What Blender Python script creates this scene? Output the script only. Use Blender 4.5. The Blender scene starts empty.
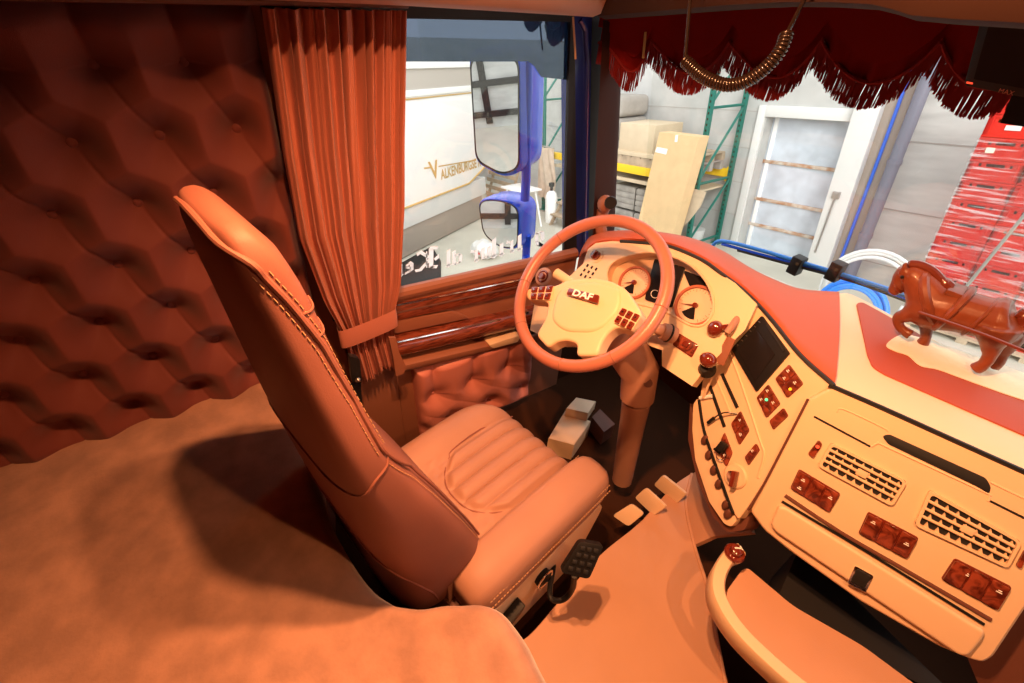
import bpy, bmesh, math, random
import numpy as np
from mathutils import Vector, Matrix
rnd = random.Random(7)
PI = math.pi
A = lambda *a: np.array(a, float)
nrm = lambda v: v / np.linalg.norm(v)
sc = bpy.context.scene
col = sc.collection

# ------------------------------------------------------------------ camera (measured from the photograph)
F, CX, CY = 466., 512., 341.5
C = A(.185, 0, 1.65)
def _d(px, py): return nrm(A(px - CX, py - CY, F))
_dn = _d(470, 915); _Y = _d(1400, 20); _Y = nrm(_Y - _dn * (_Y @ _dn)); _Z = -_dn; _X = np.cross(_Y, _Z)
R = np.array([_X, _Y, _Z])
def ray(px, py): return R @ _d(px, py)
def onx(px, py, X): r = ray(px, py); return C + r * ((X - C[0]) / r[0])
def ony(px, py, Y): r = ray(px, py); return C + r * ((Y - C[1]) / r[1])
def onz(px, py, Z): r = ray(px, py); return C + r * ((Z - C[2]) / r[2])
def onp(p, P, n): r = ray(*p); return C + r * (((P - C) @ n) / (r @ n))
def atd(px, py, dep): return C + R @ A((px - CX) / F, (py - CY) / F, 1) * dep
# the warehouse stands tilted to the cab (the truck is parked on a slope): its own axes, origin at the camera
O = np.array([[.9841, -.0493, -.1704], [.0522, .9986, .0124], [.1696, -.0211, .9853]])
OUT = Matrix([list(O[i]) + [C[i]] for i in range(3)] + [[0, 0, 0, 1]])
def ooy(px, py, Y): r = O.T @ ray(px, py); return r * (Y / r[1])
def oog(px, py, h=-2.9): r = O.T @ ray(px, py); return r * (h / r[2])

cam = bpy.data.cameras.new('camera'); co = bpy.data.objects.new('camera', cam); col.objects.link(co)
cam.sensor_width = 36; cam.lens = F / 1024 * 36; cam.clip_start = .01; cam.clip_end = 100
m = np.column_stack([R @ A(1, 0, 0), R @ A(0, -1, 0), R @ A(0, 0, -1)])
co.matrix_world = Matrix([list(m[i]) + [C[i]] for i in range(3)] + [[0, 0, 0, 1]])
sc.camera = co

# ------------------------------------------------------------------ mesh helpers
def catmull(P, n=6, closed=False):
    P = [np.array(p, float) for p in P]; out = []; N = len(P)
    rng = range(N) if closed else range(N - 1)
    for i in rng:
        p0 = P[(i - 1) % N] if closed or i > 0 else 2 * P[0] - P[1]
        p1 = P[i]; p2 = P[(i + 1) % N]
        p3 = P[(i + 2) % N] if closed or i + 2 < N else 2 * P[-1] - P[-2]
        for k in range(n):
            t = k / n
            out.append(.5 * ((2 * p1) + (-p0 + p2) * t + (2 * p0 - 5 * p1 + 4 * p2 - p3) * t * t + (-p0 + 3 * p1 - 3 * p2 + p3) * t ** 3))
    if not closed: out.append(P[-1])
    return out
def roundpoly(P, r, seg=4):
    P = [np.array(p, float) for p in P]; out = []; N = len(P)
    for i in range(N):
        a, b, c = P[i - 1], P[i], P[(i + 1) % N]
        la, lc = np.linalg.norm(a - b), np.linalg.norm(c - b)
        rr = min(r, la * .45, lc * .45)
        s, e = b + (a - b) / la * rr, b + (c - b) / lc * rr
        for k in range(seg + 1):
            t = k / seg; out.append((1 - t) ** 2 * s + 2 * t * (1 - t) * b + t * t * e)
    return out
def basis(n):
    n = nrm(np.array(n, float)); h = A(0, 0, 1) if abs(n[2]) < .9 else A(1, 0, 0)
    u = nrm(np.cross(h, n)); return u, np.cross(n, u), n

class G:
    def __init__(s): s.v = []; s.f = []
    def add(s, vs, fs):
        o = len(s.v); s.v += [tuple(float(c) for c in p) for p in vs]; s.f += [[i + o for i in f] for f in fs]; return s
    def bm(s, b, M=None, free=True):
        b.verts.ensure_lookup_table(); b.verts.index_update()
        s.add([(M @ v.co if M else v.co) for v in b.verts], [[v.index for v in f.verts] for f in b.faces])
        if free: b.free()
        return s
    def box(s, c, size, bev=0, X=None, seg=2):
        b = bmesh.new(); bmesh.ops.create_cube(b, size=1)
        for v in b.verts: v.co = Vector((v.co.x * size[0], v.co.y * size[1], v.co.z * size[2]))
        if bev: bmesh.ops.bevel(b, geom=b.edges[:] + b.verts[:], offset=bev, segments=seg, profile=.6, affect='EDGES')
        M = Matrix.Identity(4)
        if X is not None:
            for i in range(3):
                for j in range(3): M[j][i] = X[i][j]
        M.translation = Vector(c); return s.bm(b, M)
    def prism(s, P, vec, bev=0, seg=2):
        P = [np.array(p, float) for p in P]; vec = np.array(vec, float); n = len(P); b = bmesh.new()
        lo = [b.verts.new(p) for p in P]; hi = [b.verts.new(p + vec) for p in P]
        b.faces.new(lo[::-1]); top = b.faces.new(hi)
        for i in range(n): b.faces.new((lo[i], lo[(i + 1) % n], hi[(i + 1) % n], hi[i]))
        bmesh.ops.recalc_face_normals(b, faces=b.faces[:])
        if bev: bmesh.ops.bevel(b, geom=list(top.edges), offset=bev, segments=seg, profile=.6, affect='EDGES', clamp_overlap=True)
        return s.bm(b)
    def holed(s, outer, holes, vec):
        vec = np.array(vec, float); b = bmesh.new(); loops = []
        for L in [outer] + holes:
            vs = [b.verts.new(p) for p in L]; loops.append(vs)
            for i in range(len(vs)): b.edges.new((vs[i], vs[(i + 1) % len(vs)]))
        bmesh.ops.triangle_fill(b, use_beauty=True, use_dissolve=False, edges=b.edges[:])
        b.verts.index_update(); fr = [[v.index for v in f.verts] for f in b.faces]
        vs = [np.array(v.co) for v in b.verts]; n = len(vs)
        fs = fr + [[i + n for i in f[::-1]] for f in fr]
        for L in loops:
            for i in range(len(L)):
                a, c = L[i].index, L[(i + 1) % len(L)].index; fs.append([a, c, c + n, a + n])
        b.free(); return s.add(vs + [v + vec for v in vs], fs)
    def loft(s, rings, cap=True, closed=False):
        n = len(rings[0]); vs = [p for r in rings for p in r]; fs = []; K = len(rings)
        for k in range(K if closed else K - 1):
            a, b_ = k * n, ((k + 1) % K) * n
            for i in range(n): fs.append([a + i, a + (i + 1) % n, b_ + (i + 1) % n, b_ + i])
        if cap and not closed: fs.append(list(range(n))[::-1]); fs.append([(K - 1) * n + i for i in range(n)])
        return s.add(vs, fs)
    def tube(s, P, r, n=8, closed=False, flat=1., up=None):
        P = [np.array(p, float) for p in P]; K = len(P); rs = r if hasattr(r, '__len__') else [r] * K
        T = []
        for i in range(K):
            a = P[i - 1] if closed or i > 0 else P[0]; b_ = P[(i + 1) % K] if closed or i < K - 1 else P[-1]
            d = b_ - a; T.append(d / (np.linalg.norm(d) + 1e-12))
        h = np.array(up, float) if up is not None else (A(0, 0, 1) if abs(T[0][2]) < .9 else A(1, 0, 0))
        u = np.cross(h, T[0]); u /= np.linalg.norm(u); rings = []
        for i in range(K):
            if up is not None: u = np.cross(h, T[i])
            else: u = u - T[i] * (u @ T[i])
            u = u / (np.linalg.norm(u) + 1e-12); w = np.cross(T[i], u)
            rings.append([P[i] + rs[i] * (u * math.cos(2 * PI * k / n) + w * flat * math.sin(2 * PI * k / n)) for k in range(n)])
        return s.loft(rings, True, closed)
    def grid(s, P):
        P = np.array(P, float); a, b_ = P.shape[:2]
        return s.add(P.reshape(-1, 3), [[i * b_ + j, i * b_ + j + 1, (i + 1) * b_ + j + 1, (i + 1) * b_ + j] for i in range(a - 1) for j in range(b_ - 1)])
    def slab(s, P, vec):          # a grid given thickness along vec
        P = np.array(P, float); a, b_ = P.shape[:2]; o = len(s.v); n = a * b_
        s.grid(P); s.grid(P + np.array(vec, float))
        rim = [j for j in range(b_)] + [i * b_ + b_ - 1 for i in range(1, a)] + [(a - 1) * b_ + j for j in range(b_ - 2, -1, -1)] + [i * b_ for i in range(a - 2, 0, -1)]
        for k in range(len(rim)):
            i, j = rim[k], rim[(k + 1) % len(rim)]; s.f.append([o + i, o + j, o + n + j, o + n + i])
        return s
    def lathe(s, prof, org, axis, n=24, closed=False):
        u, w, ax = basis(axis); org = np.array(org, float)
        return s.loft([[org + ax * h + max(r, 1e-5) * (u * math.cos(2 * PI * k / n) + w * math.sin(2 * PI * k / n)) for k in range(n)] for r, h in prof], not closed, closed)
    def ball(s, c, r, n=16, X=None):
        r = r if hasattr(r, '__len__') else (r, r, r)
        b = bmesh.new(); bmesh.ops.create_uvsphere(b, u_segments=n, v_segments=max(6, n // 2), radius=1)
        X = X if X is not None else np.eye(3)
        for v in b.verts: v.co = Vector(np.array(c) + X[0] * v.co.x * r[0] + X[1] * v.co.y * r[1] + X[2] * v.co.z * r[2])
        return s.bm(b)
    def text(s, txt, org, u, v, size, depth=.001, bold=0, shear=0, sx=1, align='CENTER'):
        cu = bpy.data.curves.new('t', 'FONT'); cu.body = txt; cu.size = 1; cu.align_x = align; cu.align_y = 'CENTER'
        cu.extrude = 0; cu.offset = bold; cu.shear = shear; cu.resolution_u = 3
        o = bpy.data.objects.new('t', cu); col.objects.link(o); dg = bpy.context.evaluated_depsgraph_get(); dg.update()
        me = bpy.data.meshes.new_from_object(o.evaluated_get(dg))
        org, u, v = (np.array(k, float) for k in (org, u, v)); w = np.cross(u, v)
        s.add([org + u * p.co.x * size * sx + v * p.co.y * size + w * depth for p in me.vertices], [list(p.vertices) for p in me.polygons])
        bpy.data.objects.remove(o); bpy.data.curves.remove(cu); bpy.data.meshes.remove(me); return s

FRAME = Matrix.Identity(4); BASE = {}
def props(o, label=None, cat=None, group=None, kind=None):
    for k, v in (('label', label), ('category', cat), ('group', group), ('kind', kind)):
        if v: o[k] = v
    return o
def thing(name, label, cat, loc, group=None, kind=None):
    o = bpy.data.objects.new(name, None); col.objects.link(o); o.empty_display_size = .05
    o.matrix_world = FRAME @ Matrix.Translation(Vector(loc)); BASE[o.name] = np.array(loc, float)
    return props(o, label, cat, group, kind)
def build(g, name, mat, parent=None, label=None, cat=None, group=None, kind=None, ang=35, mod=None):
    vs = np.array(g.v, float)
    base = BASE[parent.name] if parent else A((vs[:, 0].min() + vs[:, 0].max()) / 2, (vs[:, 1].min() + vs[:, 1].max()) / 2, vs[:, 2].min())
    me = bpy.data.meshes.new(name); me.from_pydata([tuple(p) for p in vs - base], [], g.f); me.materials.append(mat)
    b = bmesh.new(); b.from_mesh(me); bmesh.ops.recalc_face_normals(b, faces=b.faces[:]); b.to_mesh(me); b.free()
    me.polygons.foreach_set('use_smooth', [True] * len(me.polygons)); me.set_sharp_from_angle(angle=math.radians(ang)); me.update()
    o = bpy.data.objects.new(name, me); col.objects.link(o); BASE[o.name] = base
    if parent: o.parent = parent
    else: o.matrix_world = FRAME @ Matrix.Translation(Vector(base))
    if mod: mod(o)
    return props(o, label, cat, group, kind)
def struct(g, name, mat, **k): return build(g, name, mat, kind='structure', **k)
def remesh(g, voxel, smooth=4):     # fuse overlapping volumes into one continuous skin
    me = bpy.data.meshes.new('r'); me.from_pydata(g.v, [], g.f)
    b = bmesh.new(); b.from_mesh(me); bmesh.ops.recalc_face_normals(b, faces=b.faces[:]); b.to_mesh(me); b.free()
    o = bpy.data.objects.new('r', me); col.objects.link(o)
    r = o.modifiers.new('r', 'REMESH'); r.mode = 'VOXEL'; r.voxel_size = voxel
    s_ = o.modifiers.new('s', 'SMOOTH'); s_.iterations = smooth; s_.factor = .5
    dg = bpy.context.evaluated_depsgraph_get(); dg.update(); m2 = bpy.data.meshes.new_from_object(o.evaluated_get(dg))
    out = G().add([tuple(v.co) for v in m2.vertices], [list(p.vertices) for p in m2.polygons])
    bpy.data.objects.remove(o); bpy.data.meshes.remove(me); bpy.data.meshes.remove(m2); return out

# ------------------------------------------------------------------ materials
def mat(name, c, rough=.5, metal=0, spec=.5, bump=0, bscale=200, var=0, vscale=6, c2=None, coat=0, alpha=None, transl=0, sheen=0, detail=4, stretch=None):
    m = bpy.data.materials.new(name); m.use_nodes = True; nt = m.node_tree; N = nt.nodes; L = nt.links
    p = N['Principled BSDF']; p.inputs['Base Color'].default_value = (*c, 1); p.inputs['Roughness'].default_value = rough
    p.inputs['Metallic'].default_value = metal; p.inputs['Specular IOR Level'].default_value = spec; p.inputs['Coat Weight'].default_value = coat
    p.inputs['Sheen Weight'].default_value = sheen; p.inputs['Coat Roughness'].default_value = .08
    tc = N.new('ShaderNodeTexCoord'); src = tc.outputs['Object']
    if stretch:
        mp = N.new('ShaderNodeMapping'); mp.inputs['Scale'].default_value = stretch; L.new(src, mp.inputs['Vector']); src = mp.outputs['Vector']
    if var or c2:
        n = N.new('ShaderNodeTexNoise'); n.inputs['Scale'].default_value = vscale; n.inputs['Detail'].default_value = detail; L.new(src, n.inputs['Vector'])
        r = N.new('ShaderNodeValToRGB'); e = r.color_ramp.elements; e[0].position = .35; e[1].position = .65
        d2 = c2 or tuple(max(0, x * (1 - var)) for x in c); e[0].color = (*d2, 1); e[1].color = (*c, 1)
        L.new(n.outputs['Fac'], r.inputs['Fac']); L.new(r.outputs['Color'], p.inputs['Base Color'])
    if bump:
        n = N.new('ShaderNodeTexNoise'); n.inputs['Scale'].default_value = bscale; n.inputs['Detail'].default_value = 3; L.new(src, n.inputs['Vector'])
        b = N.new('ShaderNodeBump'); b.inputs['Strength'].default_value = bump; b.inputs['Distance'].default_value = .002
        L.new(n.outputs['Fac'], b.inputs['Height']); L.new(b.outputs['Normal'], p.inputs['Normal'])
    if transl:
        t = N.new('ShaderNodeBsdfTranslucent'); t.inputs['Color'].default_value = (*c, 1); mx = N.new('ShaderNodeMixShader'); mx.inputs['Fac'].default_value = transl
        L.new(p.outputs['BSDF'], mx.inputs[1]); L.new(t.outputs['BSDF'], mx.inputs[2]); L.new(mx.outputs['Shader'], N['Material Output'].inputs['Surface'])
    return m
def glassmat(name, tint, refl=.06, gloss=(1, 1, 1), scr=None):
    m = bpy.data.materials.new(name); m.use_nodes = True; nt = m.node_tree; N = nt.nodes; L = nt.links; N.remove(N['Principled BSDF'])
    t = N.new('ShaderNodeBsdfTransparent'); t.inputs['Color'].default_value = (*tint, 1)
    g = N.new('ShaderNodeBsdfGlossy'); g.inputs['Color'].default_value = (*gloss, 1); g.inputs['Roughness'].default_value = .02
    mx = N.new('ShaderNodeMixShader'); mx.inputs['Fac'].default_value = refl
    L.new(t.outputs['BSDF'], mx.inputs[1]); L.new(g.outputs['BSDF'], mx.inputs[2]); L.new(mx.outputs['Shader'], N['Material Output'].inputs['Surface'])
    return m
def emis(name, c, s):
    m = bpy.data.materials.new(name); m.use_nodes = True; p = m.node_tree.nodes['Principled BSDF']
    p.inputs['Base Color'].default_value = (*c, 1); p.inputs['Emission Color'].default_value = (*c, 1); p.inputs['Emission Strength'].default_value = s; return m
def woodmat(name, c1, c2, scale=(3, 3, 3), coat=.8, rough=.25):
    m = mat(name, c1, rough, coat=coat); nt = m.node_tree; N = nt.nodes; L = nt.links
    tc = N.new('ShaderNodeTexCoord'); mp = N.new('ShaderNodeMapping'); mp.inputs['Scale'].default_value = scale
    w = N.new('ShaderNodeTexNoise'); w.inputs['Scale'].default_value = 9; w.inputs['Detail'].default_value = 6; w.inputs['Distortion'].default_value = 1.6
    r = N.new('ShaderNodeValToRGB'); e = r.color_ramp.elements; e[0].position = .38; e[1].position = .62; e[0].color = (*c2, 1); e[1].color = (*c1, 1)
    L.new(tc.outputs['Object'], mp.inputs['Vector']); L.new(mp.outputs['Vector'], w.inputs['Vector']); L.new(w.outputs['Fac'], r.inputs['Fac']); L.new(r.outputs['Color'], N['Principled BSDF'].inputs['Base Color'])
    return m
M = dict(
    cream=mat('cream_plastic', (.78, .57, .37), .45, bump=.12, bscale=900),
    terra=mat('terracotta_leather', (.48, .09, .028), .55, bump=.25, bscale=500),
    inset=mat('terracotta_inset', (.38, .062, .026), .6, bump=.2, bscale=700),
    leather=mat('brown_leather', (.28, .105, .075), .55, spec=.3, bump=.12, bscale=420, var=.12),
    leather2=mat('light_brown_leather', (.43, .225, .155), .52, spec=.35, bump=.12, bscale=420, var=.1),
    wheel=mat('wheel_leather', (.44, .16, .11), .33, bump=.15, bscale=500),
    tuft=mat('tufted_fabric', (.185, .046, .034), .7, spec=.2, bump=.2, bscale=600, sheen=.15),
    doortuft=mat('tufted_leather', (.62, .22, .17), .5, bump=.2, bscale=600),
    doorskin=mat('door_skin', (.30, .115, .065), .5, bump=.15, bscale=700),
    suede=mat('suede', (.47, .245, .16), .9, bump=.35, bscale=160, var=.30, vscale=16, sheen=.4, detail=7),
    mat_=mat('floor_leatherette', (.58, .32, .20), .6, bump=.2, bscale=500, var=.06),
    curtain=mat('curtain_cloth', (.48, .16, .105), .75, bump=.25, bscale=500, sheen=.1),
    velvet=mat('red_velvet', (.20, .008, .007), .9, spec=.1, bump=.2, bscale=500, transl=.06),
    fringe=mat('red_fringe', (.34, .018, .018), .8, transl=.35),
    wood=woodmat('burr_wood', (.28, .055, .025), (.08, .012, .006), (4, 4, 4)),
    doorwood=woodmat('door_wood', (.27, .06, .028), (.10, .02, .01), (9, 1.2, 9)),
    redwood=mat('red_lacquer', (.16, .022, .011), .18, coat=1),
    black=mat('black_plastic', (.010, .0095, .010), .5, spec=.25, bump=.1, bscale=600),
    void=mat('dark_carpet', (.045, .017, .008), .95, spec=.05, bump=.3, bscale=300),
    brownplastic=mat('dark_brown_plastic', (.13, .045, .028), .6, bump=.2, bscale=700),
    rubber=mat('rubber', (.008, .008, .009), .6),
    chrome=mat('chrome', (.8, .78, .76), .12, 1),
    steel=mat('steel', (.45, .44, .42), .35, 1),
    blue=mat('blue_paint', (.012, .085, .78), .22, spec=.3, coat=.25),
    pillar=mat('pillar_trim', (.035, .009, .004), .7, spec=.15),
    shaded_locker=mat('shaded_locker_trim', (.036, .015, .010), .8, spec=.15),  # dim light on the windscreen trim put into its colour, darker than the door trim
    darkblue=mat('dark_blue_paint', (.015, .03, .22), .25, coat=.6),
    bluehose=mat('blue_hose', (.03, .22, .75), .35),
    thread=mat('thread', (.50, .28, .14), .7),
    white=mat('white_paint', (.90, .90, .89), .35, coat=.4),
    whiteplastic=mat('white_plastic', (.68, .68, .66), .5),
    glassprint=mat('window_print', (.97, .97, .97), .8, spec=.1, transl=.85),
    print_=mat('white_print', (.9, .9, .9), .5),
    screen=mat('dark_screen', (.014, .012, .013), .22, spec=.15),
    dial=mat('dial_face', (.72, .52, .36), .5),
    ring=mat('dial_ring', (.45, .13, .07), .35),
    mirror=mat('mirror_glass', (.9, .92, .95), .01, 1),
    concrete=mat('concrete_floor', (.58, .55, .46), .85, bump=.3, bscale=60, var=.15, vscale=1.5),
    panelwall=mat('concrete_panel', (.62, .62, .59), .9, bump=.3, bscale=60, var=.18, vscale=3, detail=8, stretch=(.6, 1, 3)),
    paintwall=mat('whitewashed_wall', (.50, .50, .48), .85, bump=.3, bscale=50, var=.12, vscale=4, detail=8),
    joint=mat('wall_joint', (.40, .38, .35), .9),
    doorpanel=mat('frosted_door', (.62, .68, .76), .55, bump=.25, bscale=40, var=.22, vscale=4, detail=7),
    rust=mat('rusty_rail', (.62, .55, .47), .8, c2=(.42, .22, .12), vscale=9),
    green=mat('green_rack', (.008, .14, .105), .5),
    yellow=mat('yellow_beam', (.85, .55, .02), .45),
    card=mat('cardboard', (.75, .52, .28), .8, var=.08),
    card2=mat('pale_cardboard', (.62, .50, .34), .8, var=.08),
    ply=mat('plywood', (.62, .50, .36), .8, var=.15),
    pallet=mat('pallet_wood', (.50, .38, .26), .85, var=.3),
    greywood=mat('grey_wood', (.40, .37, .33), .9, var=.3),
    sack=mat('paper_sack', (.34, .31, .27), .85, bump=.5, bscale=30, var=.15),
    crate=mat('red_crate', (.58, .022, .016), .7, spec=.1),
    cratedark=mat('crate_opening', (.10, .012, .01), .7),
    pipe=mat('grey_pipe', (.17, .18, .23), .4),
    pipeblue=mat('blue_cable', (.02, .12, .62), .4),
    gold=mat('gold_print', (.55, .36, .12), .5),
    beige=mat('beige_band', (.48, .43, .38), .6),
    skirt=mat('grey_skirt', (.36, .30, .25), .6),
    cloth=mat('cream_cloth', (.80, .74, .58), .9, bump=.5, bscale=200, var=.1),
    horse=mat('brown_varnished_wood', (.24, .062, .026), .36, spec=.35, coat=.12, var=.35, vscale=14),
    horsedark=mat('dark_varnish', (.16, .03, .015), .28, coat=.6),
    jacket=mat('beige_coat', (.55, .42, .32), .9, var=.2),
    copper=mat('brown_cord', (.014, .007, .005), .25, coat=.5),
    glass=glassmat('clear_glass', (.97, .98, .97), .035),
    tint=None,
    _t=glassmat('blue_tinted_film', (.16, .26, .36), .30, (.6, .7, .85)),
    film=glassmat('stretch_film', (.97, .97, .97), .03),
    greenled=emis('green_light', (.1, .9, .4), 1.2), amber=emis('amber_light', (1, .5, .02), 1.0), redled=emis('red_light', (1, .08, .03), 1.2),
)

def tintmat():
    m = glassmat('blue_tinted_film', (.13, .19, .28), .24, (.5, .6, .75)); nt = m.node_tree; N = nt.nodes; L = nt.links
    d = N.new('ShaderNodeBsdfTranslucent'); d.inputs['Color'].default_value = (.06, .10, .15, 1); mx = N.new('ShaderNodeMixShader'); mx.inputs['Fac'].default_value = .30
    o = N['Material Output'].inputs['Surface']; old = o.links[0].from_socket; L.new(old, mx.inputs[1]); L.new(d.outputs['BSDF'], mx.inputs[2]); L.new(mx.outputs['Shader'], o); return m
M['tint'] = tintmat(); bpy.data.materials.remove(M.pop('_t'))
# ================================================================== CAB SHELL
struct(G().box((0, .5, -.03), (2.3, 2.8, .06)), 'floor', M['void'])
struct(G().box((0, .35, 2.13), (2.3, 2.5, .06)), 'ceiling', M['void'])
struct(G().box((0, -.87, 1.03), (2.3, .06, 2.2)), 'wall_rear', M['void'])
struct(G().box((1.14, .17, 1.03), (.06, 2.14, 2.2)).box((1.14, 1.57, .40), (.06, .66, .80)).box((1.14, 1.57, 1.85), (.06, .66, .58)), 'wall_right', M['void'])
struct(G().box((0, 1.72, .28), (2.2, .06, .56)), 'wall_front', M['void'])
# left wall: below the window line, behind the padding, and above the window
struct(G().box((-1.14, -.32, 1.03), (.06, 1.1, 2.2)).box((-1.14, .33, .38), (.06, .22, .8)).box((-1.14, .33, 1.16), (.06, .22, .80)), 'wall_left', M['doorskin'])
struct(G().box((-1.14, 1.48, .25), (.06, .62, .52)), 'wall_left.001', M['void'])
struct(G().box((-1.14, .65, 1.83), (.06, .86, .58)), 'trim_4', M['doorskin'])

def lattice(y, z, y0, z0, sy, sz, sh, amp):
    q = (z0 - z) / sz; p = (y - y0 - sh * q) / sy
    if q < 0:                                   # above the first row the pleats run straight up
        a = (y - y0) / sy; d = abs(a - round(a)) * sy; w = math.hypot(d, 0)
        cr = .75 * math.exp(-d / .012); f = min(1, -q * 1.2)
        k0 = math.exp(-(math.hypot(d, -q * sz) / .03) ** 2)
        return amp * (.86 + .12 * abs(math.sin(PI * a)) - .42 * math.exp(-(d / .016) ** 1.3) * f - .8 * math.exp(-(math.hypot(d, q * sz) / .047) ** 1.5))
    al, be = q - p, p
    da = abs(al - round(al)); db = abs(be - round(be))
    pil = abs(math.sin(PI * al)) * abs(math.sin(PI * be))
    pr, qr = round(p), round(q)
    dist = min(math.hypot(y - (y0 + sh * b_ + sy * a_), z - (z0 - sz * b_)) for a_ in (pr - 1, pr, pr + 1) for b_ in (qr - 1, qr, qr + 1) if b_ >= 0)
    k = math.exp(-(dist / .047) ** 1.5); k2 = math.exp(-(dist / .07) ** 2)
    sa, sb = math.sin(PI * al) ** 2, math.sin(PI * be) ** 2
    return amp * max(0, .80 + .10 * sa * sb + .06 * sa + .04 * sb - .78 * k - (.05 + .12 * k2) * math.exp(-da * sy / .0035) * (1 - k) - .04 * k2 * math.exp(-(db * sy / .010) ** 2) * (1 - k))
def tufted(ya, yb, za, zb, xb, par, amp, ny, nz, edge=.03, skew=0, cut=None):
    P = []
    for i in range(ny + 1):
        row = []
        for j in range(nz + 1):
            z = za + (zb - za) * j / nz; y = ya + (yb - ya) * i / ny + skew * (z - za)
            if cut: y = cut(y, z)
            e = min(min(i, ny - i) / ny * abs(yb - ya), min(j, nz - j) / nz * abs(zb - za)) / edge
            k = 1 if e >= 1 else math.sqrt(max(0, 1 - (1 - e) ** 2))
            row.append((xb + k * (.012 + lattice(y, z, *par, amp)), y, z))
        P.append(row)
    return P
par = (-.117, 1.457, .148, .1335, -.0885)
t = thing('tufted_wall_panel', 'large dark brown buttoned leather panel lining the wall behind the bunk', 'upholstered panel', (-1.11, -.3, .55))
build(G().slab(tufted(-.82, .150, .575, 1.56, -1.11, par, .082, 300, 320, edge=.05, skew=.035), (-.004, 0, 0)), 'padding', M['tuft'], t, ang=80)
for q in range(0, 7):
    for p in range(-5, 8):
        y = par[0] + par[4] * q + par[2] * p; z = par[1] - par[3] * q
        if -.72 < y < .14 and z > .66:
            build(G().ball((-1.0935, y, z), (.006, .011, .011), 12), 'button', M['tuft'], t)

# ---- bunk
t = thing('bunk_mattress', 'wide orange brown suede bunk mattress along the back of the cab', 'bed', (0, -.3, 0))
edge = [(-1.09, .13), (-.9, .06), (-.70, .01), (-.55, .0), (-.44, .010), (-.34, .030), (-.27, .065), (-.225, .12), (-.19, .19), (-.15, .245), (-.07, .265), (.05, .262), (.4, .28), (1.10, .30)]
ed = catmull([A(*p, 0) for p in edge], 5); P = []; NB = 46
for i, p in enumerate(ed):
    row = []
    for j in range(NB + 1):
        v = j / NB; y = -.83 + (p[1] + .83) * v; dd = (p[1] - y)
        z = .612 + .004 * math.sin(p[0] * 9 + y * 7) + .003 * math.sin(p[0] * 21 - y * 5)
        for cx_, cy_ in ((-.27, .065), (-.15, .24)):
            s_ = math.hypot(p[0] - cx_, y - cy_); z += .004 * math.sin(s_ * 75) * math.exp(-s_ / .09)
        if dd < .05: z -= .05 - math.sqrt(max(0, .05 ** 2 - (.05 - dd) ** 2))
        row.append((p[0], y, z))
    P.append(row)
build(G().slab(P, (0, 0, -.13)), 'mattress_cover', M['suede'], t, ang=60)
build(G().prism([(p[0], p[1] - .03, .06) for p in ed] + [(1.1, -.83, .06), (-1.09, -.83, .06)], (0, 0, .44)), 'bunk_base', M['brownplastic'], t)

# ---- door
d1 = thing('door_1', 'brown driver door with burr wood strips and buttoned leather insert', 'door', (-1.1, .7, 0), kind='structure')
ZW = lambda y: .79 - .03 * (y - .42) / .7           # window sill height
DX = -1.06
def sill(y): return ZW(y)
pts = [(-1.10, .37, .02), (-1.10, 1.17, .02), (-1.10, 1.17, sill(1.17) - .002), (-1.10, .37, sill(.37) - .002)]
build(G().prism(pts, (.035, 0, 0), .006), 'door_panel', M['doorskin'], d1)
# padded sill lip under the glass
P = [A(-1.072, y, sill(y) + .000) for y in np.linspace(.37, 1.16, 10)]
build(G().tube(P, .022, 10, up=(0, 0, 1)), 'sill_roll', M['doorskin'], d1)
def strip(y0, y1, f0, f1, th, bev, tail=0):
    top = [(DX - .005, y, f1(y)) for y in np.linspace(y0, y1, 9)]; bot = [(DX - .005, y, f0(y)) for y in np.linspace(y1 - tail, y0, 9)]
    return G().prism(roundpoly(bot + top, .004, 2), (th, 0, 0), bev)
L1 = lambda y: .718 - .045 * (y - .38) / .55
build(strip(.372, .98, lambda y: L1(y) - .014, lambda y: L1(y) + .045, .016, .006, .12), 'upper_wood_strip', M['doorwood'], d1, label='upper burr wood strip under the window')
build(G().tube([A(DX + .012, y, L1(y) + .047) for y in np.linspace(.373, .97, 8)], .0035, 6), 'upper_strip_bead', M['chrome'], d1)
build(G().tube([A(DX + .012, y, L1(y) + .018) for y in np.linspace(.373, .88, 8)] , .003, 6), 'strip_groove', M['brownplastic'], d1)
L2 = lambda y: .618 - .06 * (y - .38) / .52
P = [[(DX - .005 + a, y, L2(y) + b) for a, b in ((0, -.048), (.038, -.052), (.055, -.035), (.058, -.01), (.052, .012), (.036, .022), (0, .020))] for y in np.linspace(.372, 1.06, 12)]
build(G().loft(P), 'lower_wood_rail', M['doorwood'], d1, label='thick glossy wood arm rail', ang=50)
build(G().tube([A(DX + .042, y, L2(y) + .02) for y in np.linspace(.374, .78, 8)], .004, 6), 'rail_bead', M['chrome'], d1)
# armrest pocket above the rail
build(G().prism(roundpoly([A(DX - .005, .38, L2(.38) + .085), A(DX - .005, .60, L2(.6) + .075), A(DX - .005, .67, L2(.67) + .03), A(DX - .005, .38, L2(.38) + .03)], .01), (.012, 0, 0), .004), 'arm_pad', M['doorskin'], d1)
# window switches
for k, y in enumerate((.865, .90)):
    build(G().box((DX + .035, y, L2(y) + .028), (.028, .022, .012), .004), 'window_switch', M['chrome'], d1)
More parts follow.
